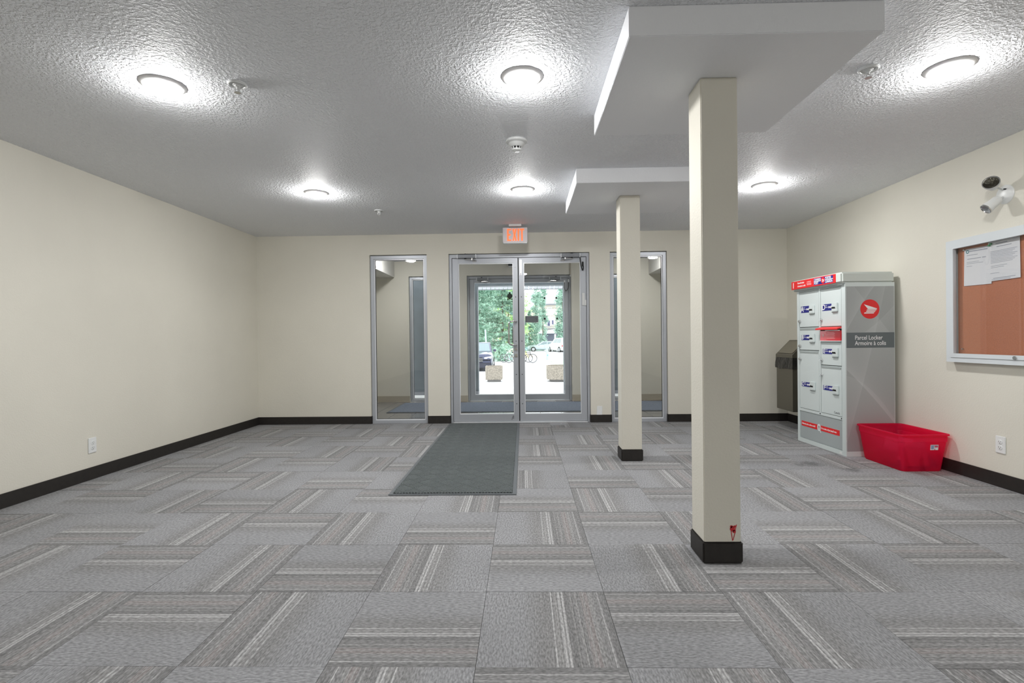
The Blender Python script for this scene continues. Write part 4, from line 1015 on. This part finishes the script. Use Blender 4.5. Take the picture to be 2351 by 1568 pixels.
    for s in (-1, 1):
        for y in (.82, L_-.85):
            x0, x1 = (s*w-.20, s*w+.005) if s > 0 else (s*w-.005, s*w+.20)
            wh = part('wheel', t, M_tyre, lambda bm: (cyl(bm, (x0, y, rw), (x1, y, rw), rw, n=24)))
            xo = s*(w+.006)
            part('rim', wh, M_rim, lambda bm: cyl(bm, (xo, y, rw), (xo+s*.008, y, rw), rw*.68, n=20))
            part('arch', wh, M_black, lambda bm: lathe(bm, [(rw*1.02, 0), (rw*1.16, 0), (rw*1.16, .01), (rw*1.02, .01)], 24, mtx=Matrix.Translation((xo-s*.006, y, rw)) @ Matrix.Rotation(s*PI/2, 4, 'Y')))
    return t
M_navy = mat('navy_car_paint', S(52, 60, 92), .2, metal=.3, coat=1); M_silver = mat('silver_car_paint', S(176, 190, 196), .25, metal=.5, coat=.8); M_cwhite = mat('white_car_paint', S(232, 234, 236), .25, coat=.8)
car('parked_suv', 'dark navy sport utility car facing the entrance at left', M_navy, 4.8, 1.92, 1.68, 1.10, 1.12, (1.25, 2.05, 4.2, 4.75), (-2.72, 29.2, GZ), .03, 'suv', mat('navy_bumper', S(44, 46, 60), .5))
car('parked_sedan', 'silver sedan parked across the lot in front of the squat spruce', M_silver, 4.7, 1.85, 1.45, .88, .92, (1.2, 2.15, 3.6, 4.5), (.68, 73.6, GZ), -PI/2-.05, 'sedan', M_silver)
car('parked_suv', 'white sport utility car seen from behind beyond the silver sedan', M_cwhite, 4.9, 2.0, 1.90, 1.10, 1.18, (1.3, 2.1, 4.55, 4.85), (4.30, 71.5, GZ), PI+.35, 'suv', M_cwhite)

# bicycles in a row
def bicycle(label, x, y, col, rz=0.0):
    t = thing('bicycle', label, 'bicycle', (x, y, GZ), rz, group='bicycles at the rack')
    m = mat('bike_paint', col, .35); r = .34; wb = .53
    def circ(cx, cz, rr, n=28): return [(cx+rr*math.cos(2*PI*k/n), 0, cz+rr*math.sin(2*PI*k/n)) for k in range(n)]
    for s in (-1, 1):
        wh = part('wheel', t, M_tyre, lambda bm: tube(bm, circ(s*wb, r, r-.018), .02, 6, closed=True))
        part('rim', wh, M_rim, lambda bm: (tube(bm, circ(s*wb, r, r-.05), .010, 5, closed=True), [tube(bm, [(s*wb, 0, r), (s*wb+(r-.05)*math.cos(a), 0, r+(r-.05)*math.sin(a))], .003, 3) for a in [k*PI/6 for k in range(12)]]))
    part('frame', t, m, lambda bm: [tube(bm, p, .02, 6) for p in ([(-wb, .03, r), (-.12, 0, .30)], [(-wb, .03, r), (-.26, 0, .82)], [(-.12, 0, .30), (-.27, 0, .88)], [(-.12, 0, .30), (.36, 0, .72)], [(-.25, 0, .80), (.34, 0, .82)], [(.36, 0, .70), (.32, 0, .92)], [(.36, 0, .72), (wb, 0, r)])])
    part('saddle', t, M_black, lambda bm: box(bm, -.40, -.16, -.06, .06, .90, .95, bev=.02))
    part('handlebar', t, M_black, lambda bm: tube(bm, [(.24, -.28, 1.0), (.32, -.1, .98), (.33, 0, .96), (.32, .1, .98), (.24, .28, 1.0)], .014, 6))
    part('crank', t, M_chrome, lambda bm: (cyl(bm, (-.12, -.03, .30), (-.12, .03, .30), .09, n=16), tube(bm, [(-.24, -.08, .20), (-.12, -.08, .30), (.0, .08, .40)], .012, 5)))
bicycle('white bicycle leftmost in the outdoor rack', -.98, 39.9, S(222, 226, 224), .05)
bicycle('pale teal bicycle second from left in the outdoor rack', -.58, 39.4, S(150, 196, 196), -.04)
bicycle('yellow green bicycle in the middle of the outdoor rack', -.12, 39.7, S(206, 214, 90), .04)
bicycle('black bicycle rightmost in the outdoor rack', .20, 39.1, S(60, 60, 62), -.03)

# posts, lawn, kerbs, sand bank
t = thing('utility_pedestal', 'pale teal square pedestal post beside the lawn outside', 'post', (2.08, 44.2, GZ))
M_teal = mat('pale_teal_paint', S(176, 206, 208), .5)
part('post', t, M_teal, lambda bm: box(bm, -.11, .11, -.09, .09, 0, .98, bev=.01)); part('cap', t, M_teal, lambda bm: box(bm, -.24, .20, -.10, .10, .98, 1.36, bev=.02)); part('hatch', t, mat('teal_dark', S(100, 160, 170), .5), lambda bm: box(bm, .0, .08, -.095, -.09, .34, .46), smooth=False)
t = thing('sign_post', 'pale blue steel post rising behind the navy car', 'post', (-2.62, 37.0, GZ)); part('shaft', t, M_teal, lambda bm: cyl(bm, (0, 0, 0), (-.12, 0, 2.52), .055, n=10)); part('cap', t, M_teal, lambda bm: lathe(bm, [(.06, 2.50), (.062, 2.53), (0, 2.56)], 10, loc=(-.12, 0, 0)))
struct(obox('lawn', (2.2, 12, 30.5, 41.5, GZ-.05, GZ+.03), mat('pale_grass', S(168, 206, 160), .9, noise=(3, .15))))
struct(obox('kerb', (.9, 12, 30.0, 30.5, GZ-.05, GZ+.10), M_pave)); struct(obox('kerb', (-30, 60, 47.5, 47.8, GZ-.05, GZ+.08), M_pave))
def mound(bm):
    n = 20; c = bm.verts.new((0, 0, .9)); R = []
    for rr, z in ((.5, .62), (1, 0)):
        R.append([bm.verts.new((rr*3.6*math.cos(2*PI*k/n)*(1+.1*math.sin(3*k)), rr*1.6*math.sin(2*PI*k/n), z)) for k in range(n)])
    for k in range(n):
        bm.faces.new((c, R[0][k], R[0][(k+1) % n])); bm.faces.new((R[0][k], R[1][k], R[1][(k+1) % n], R[0][(k+1) % n]))
o = part('earth_mound', None, mat('tan_earth', S(214, 196, 174), .9, noise=(3, .1)), mound); o.location = (-2.0, 50.5, GZ); tag(o, 'low tan earth bank between the car and bicycles', 'mound')

# buildings
def hip(bm, x0, x1, y0, y1, z0, z1, ov, ridge):
    a = [(x0-ov, y0-ov, z0), (x1+ov, y0-ov, z0), (x1+ov, y1+ov, z0), (x0-ov, y1+ov, z0)]
    ym = (y0+y1)/2; r = [(x0+ridge, ym, z1), (x1-ridge, ym, z1)]
    v = [bm.verts.new(p) for p in a+r]
    for f in ((0, 1, 5, 4), (1, 2, 5), (2, 3, 4, 5), (3, 0, 4), (3, 2, 1, 0)): bm.faces.new([v[k] for k in f])
t = thing('house', 'pale beige two storey house with grey roof beyond the lot', 'house', (13.5, 118, GZ))
M_hw = mat('cream_siding', S(222, 214, 200), .8, noise=(.3, .03)); M_hr = mat('grey_shingles', S(186, 186, 190), .9, noise=(1.5, .08))
part('walls', t, M_hw, lambda bm: box(bm, -10, 10, -8, 8, 0, 9.2), smooth=False)
part('roof', t, M_hr, lambda bm: hip(bm, -10, 10, -8, 8, 9.2, 15.4, .7, 7), smooth=False)
part('fascia', t, M_canopyd, lambda bm: box(bm, -10.7, 10.7, -8.75, -8.65, 8.95, 9.25), smooth=False)
for x, z, ww, hh in ((-7.9, 4.5, .55, 1.2), (-7.05, 4.8, .40, .95), (-7.7, 7.4, .8, 1.1), (-3, 6.3, 1.0, 1.3), (0, 4.4, 1.2, 1.3)):
    f = part('window', t, M_wht, lambda bm: frame_ring(bm, x-ww/2-.12, x+ww/2+.12, z-.12, z+hh+.12, .14, -8.1, -7.98), smooth=False)
    part('pane', f, mat('house_glass', S(84, 86, 120) if z < 7 else S(214, 212, 206), .15), lambda bm: box(bm, x-ww/2, x+ww/2, -8.06, -8.0, z, z+hh), smooth=False)
part('balcony', t, M_canopyd, lambda bm: (box(bm, -9, -5.5, -9.2, -8, 3.75, 3.95), box(bm, -9, -5.5, -9.25, -9.17, 4.35, 4.42), [box(bm, -9+.3*k, -8.94+.3*k, -9.2, -9.16, 3.95, 4.4) for k in range(12)]), smooth=False)
part('vent_pipe', t, M_canopyd, lambda bm: cyl(bm, (-3.6, -4, 11.0), (-3.6, -4, 12.6), .14, n=8))
t = thing('house', 'white gabled house glimpsed left of the columnar aspens', 'house', (-3.0, 135, GZ))
part('walls', t, M_hw, lambda bm: box(bm, -7, 9, -7, 7, 0, 9), smooth=False); part('roof', t, M_hr, lambda bm: hip(bm, -7, 9, -7, 7, 9, 15.5, .7, 5), smooth=False)
f = part('window', t, M_wht, lambda bm: frame_ring(bm, 4, 5.6, 5.5, 7.3, .14, -7.1, -6.98), smooth=False); part('pane', f, mat('house_glass2', S(120, 122, 130), .15), lambda bm: box(bm, 4.1, 5.5, -7.06, -7.0, 5.6, 7.2), smooth=False)
t = thing('garage', 'dark plank garage with pale shed roof behind the parked cars', 'garage', (4.75, 92, GZ))
M_plank = mat('dark_stained_plank', S(92, 98, 112), .8, noise=(1.2, .15))
src = None
for k in range(14):
    bm = B(); box(bm, -.122, .122, -.03, .03, 0, 2.78)
    if src is None: src = obj('plank', bm, M_plank, t); o = src
    else: bm.free(); o = src.copy(); C.objects.link(o)
    o.location = (-1.60+.25*k, rnd.uniform(-.012, .012), 0)
part('side_wall', t, M_plank, lambda bm: (box(bm, -1.74, -1.70, .03, 5, 0, 2.7), box(bm, 1.74, 1.78, .03, 5, 0, 2.7), box(bm, -1.7, 1.74, 4.96, 5, 0, 2.7)), smooth=False)
part('roof', t, M_canopy, lambda bm: poly(bm, [(-2.2, -.5, 2.72), (2.2, -.5, 2.72), (2.2, -.5, 3.75), (-2.2, -.5, 2.92)], (0, 6, 0)), smooth=False)
part('door_sign', t, M_wht, lambda bm: box(bm, .90, 1.25, -.06, -.045, 1.55, 2.6), smooth=False)

# trees
M_bark = mat('bark', S(110, 98, 86), .9, bump=(20, .5, .03))
def leaf_mat(name, a, b):
    m = mat(name, a, .8, spec=.2); nt = m.node_tree; L = nt.links.new; p = nt.nodes['Principled BSDF']
    ge = nt.nodes.new('ShaderNodeNewGeometry'); n = nt.nodes.new('ShaderNodeTexNoise'); n.inputs['Scale'].default_value = 1.6; n.inputs['Detail'].default_value = 5; L(ge.outputs['Position'], n.inputs['Vector'])
    r = nt.nodes.new('ShaderNodeValToRGB'); r.color_ramp.elements[0].position = .35; r.color_ramp.elements[0].color = a; r.color_ramp.elements[1].position = .68; r.color_ramp.elements[1].color = b
    L(n.outputs['Fac'], r.inputs[0]); L(r.outputs[0], p.inputs['Base Color'])
    p.inputs['Subsurface Weight'].default_value = 0
    tr = nt.nodes.new('ShaderNodeBsdfTranslucent'); L(r.outputs[0], tr.inputs['Color']); mx = nt.nodes.new('ShaderNodeMixShader'); mx.inputs[0].default_value = .35
    L(p.outputs[0], mx.inputs[1]); L(tr.outputs[0], mx.inputs[2]); L(mx.outputs[0], nt.nodes['Material Output'].inputs[0])
    return m
M_spr = leaf_mat('spruce_needles', S(126, 166, 146), S(204, 232, 214)); M_asp = leaf_mat('aspen_leaves', S(136, 172, 156), S(204, 230, 216)); M_lime = leaf_mat('lime_leaves', S(160, 204, 128), S(216, 240, 184)); M_blu = leaf_mat('blue_spruce_needles', S(130, 170, 166), S(200, 230, 226))
def quadcloud(pts, size, seed, flat=.0):
    r = random.Random(seed); V, F = [], []
    for (x, y, z) in pts:
        s = size*r.uniform(.6, 1.4)
        n = Vector((r.gauss(0, 1), r.gauss(0, 1), r.gauss(0, 1)+flat)).normalized()
        u = n.orthogonal().normalized(); v = n.cross(u); a = r.uniform(0, 6.28)
        u, v = u*math.cos(a)+v*math.sin(a), v*math.cos(a)-u*math.sin(a)
        c = Vector((x, y, z)); k = len(V)
        V += [tuple(c+u*s), tuple(c+v*s*.45), tuple(c-u*s), tuple(c-v*s*.45)]; F.append((k, k+1, k+2, k+3))
    return V, F
def foliage(parent, pts, size, seed, m, flat=0):
    V, F = quadcloud(pts, size, seed, flat)
    me = bpy.data.meshes.new('foliage'); me.from_pydata(V, [], F); me.materials.append(m)
    o = bpy.data.objects.new('foliage', me); C.objects.link(o); o.parent = parent; o['kind'] = 'stuff'
def spruce(label, x, y, h, r, seed, n=5200, m=None, leaf=.13):
    q = random.Random(seed)
    t = thing('spruce_tree', label, 'tree', (x, y, GZ), group='trees across the lot')
    part('trunk', t, M_bark, lambda bm: cyl(bm, (0, 0, 0), (0, 0, h*.97), .10*h/8, .02, n=8))
    pts = []; brs = []
    nb = int(h*9)
    for b in range(nb):
        z0 = h*(.03+.95*(b/nb)**.9); rr = r*(1-z0/h)**.85*q.uniform(.75, 1.1); a = q.uniform(0, 2*PI)
        brs.append((z0, rr, a))
    part('branches', t, M_bark, lambda bm: [tube(bm, [(0, 0, z0), (rr*.6*math.cos(a), rr*.6*math.sin(a), z0-.08*rr), (rr*math.cos(a), rr*math.sin(a), z0-.02*rr)], .02, 3) for z0, rr, a in brs])
    tot = sum(b[1]+.1 for b in brs)
    for z0, rr, a in brs:
        for k in range(int(n*(rr+.1)/tot)):
            u = q.random()**.6; sp = .22*rr*(1.1-u)+.10
            lx, ly = u*rr, q.gauss(0, sp*.6)
            pts.append((lx*math.cos(a)-ly*math.sin(a), lx*math.sin(a)+ly*math.cos(a), z0-.14*rr*math.sin(u*PI*.8)+q.gauss(0, .07)))
    foliage(t, pts, leaf, seed, m or M_spr, 1.2)
def leafy(name, label, x, y, h, trunk, crown, seed, n, m, leaf):
    """crown=(rx, ry, z0, z1)"""
    q = random.Random(seed); rx, ry, z0, z1 = crown
    t = thing(name, label, 'tree', (x, y, GZ), group='trees across the lot')
    part('trunk', t, M_bark, lambda bm: cyl(bm, (0, 0, 0), (0, 0, z0+.7*(z1-z0)), trunk, trunk*.3, n=8))
    cl = []
    for k in range(46):
        zz = q.uniform(0, 1); rad = math.sin(PI*min(max(zz*.86+.1, 0), 1))**.7; a = q.uniform(0, 2*PI); u = q.random()**.5
        cl.append((rx*rad*u*math.cos(a), ry*rad*u*math.sin(a), z0+(z1-z0)*zz))
    part('branches', t, M_bark, lambda bm: [tube(bm, [(0, 0, max(c[2]-.8*max(rx, .5), z0*.6)), c], trunk*.18, 3) for c in cl[:24]])
    pts = []
    s = .30*min(rx, ry)+.12
    for k in range(n):
        c = q.choice(cl); pts.append((c[0]+q.gauss(0, s*.6), c[1]+q.gauss(0, s*.6), c[2]+q.gauss(0, s*.7)))
    foliage(t, pts, leaf, seed, m)
spruce('tall green spruce directly behind the navy car', -4.3, 47, 13, 3.4, 11, 17000, M_spr, .15)
spruce('second tall spruce between navy car and the lime green tree', -2.2, 55, 12.5, 3.0, 12, 16000, M_spr, .15)
spruce('blue tinged spruce by the door pull in front of the lime tree', -.75, 60, 8.2, 1.9, 13, 8000, M_blu, .14)
spruce('squat spruce standing behind the silver sedan', 1.05, 78.0, 6.3, 2.5, 14, 9000, M_spr, .13)
leafy('leafy_tree', 'bright lime green leafy tree behind the spruces', -1.9, 67, 11, .16, (2.3, 2.3, 1.2, 10.6), 21, 9000, M_lime, .15)
leafy('leafy_tree', 'dense mid green leafy tree far left behind the spruces', -8.8, 72, 13, .2, (3.6, 3.0, 1.0, 13), 22, 9000, M_spr, .18)
leafy('columnar_aspen', 'left one of two tall narrow aspens before the house', 2.17, 84, 10, .1, (.76, .76, .8, 11.0), 23, 5000, M_asp, .14)
leafy('columnar_aspen', 'right one of two tall narrow aspens before the house', 3.42, 87.5, 10, .1, (.84, .84, .8, 11.4), 24, 5200, M_asp, .14)
leafy('leafy_tree', 'light green tree at right edge of the doors behind white car', 6.2, 79.5, 9, .12, (1.1, 1.1, 1.2, 10.2), 25, 6200, M_asp, .15)
leafy('leafy_tree', 'rounded light green tree between the squat spruce and far white house', -.6, 99, 7.5, .12, (1.9, 1.6, 1.0, 6.6), 26, 5000, M_lime, .16)
leafy('leafy_tree', 'tall mid green leafy tree rising behind the first spruce', -5.2, 61, 13.5, .18, (2.5, 2.3, 1.0, 13.5), 27, 12000, M_spr, .17)
def shrub(label, x, y, r, seed):
    q = random.Random(seed); t = thing('shrub', label, 'shrub', (x, y, GZ))
    st = [(q.uniform(-.5, .5)*r, q.uniform(-.5, .5)*r, q.uniform(.5, 1.2)*r) for _ in range(9)]
    part('stems', t, M_bark, lambda bm: [tube(bm, [(0, 0, 0), s] , .02, 4) for s in st])
    foliage(t, [(q.gauss(0, r*.42), q.gauss(0, r*.42), abs(q.gauss(.55, .4))*r) for _ in range(1500)], .09, seed, M_spr)
shrub('low green shrub right behind the navy car', -1.75, 42.5, .95, 31)
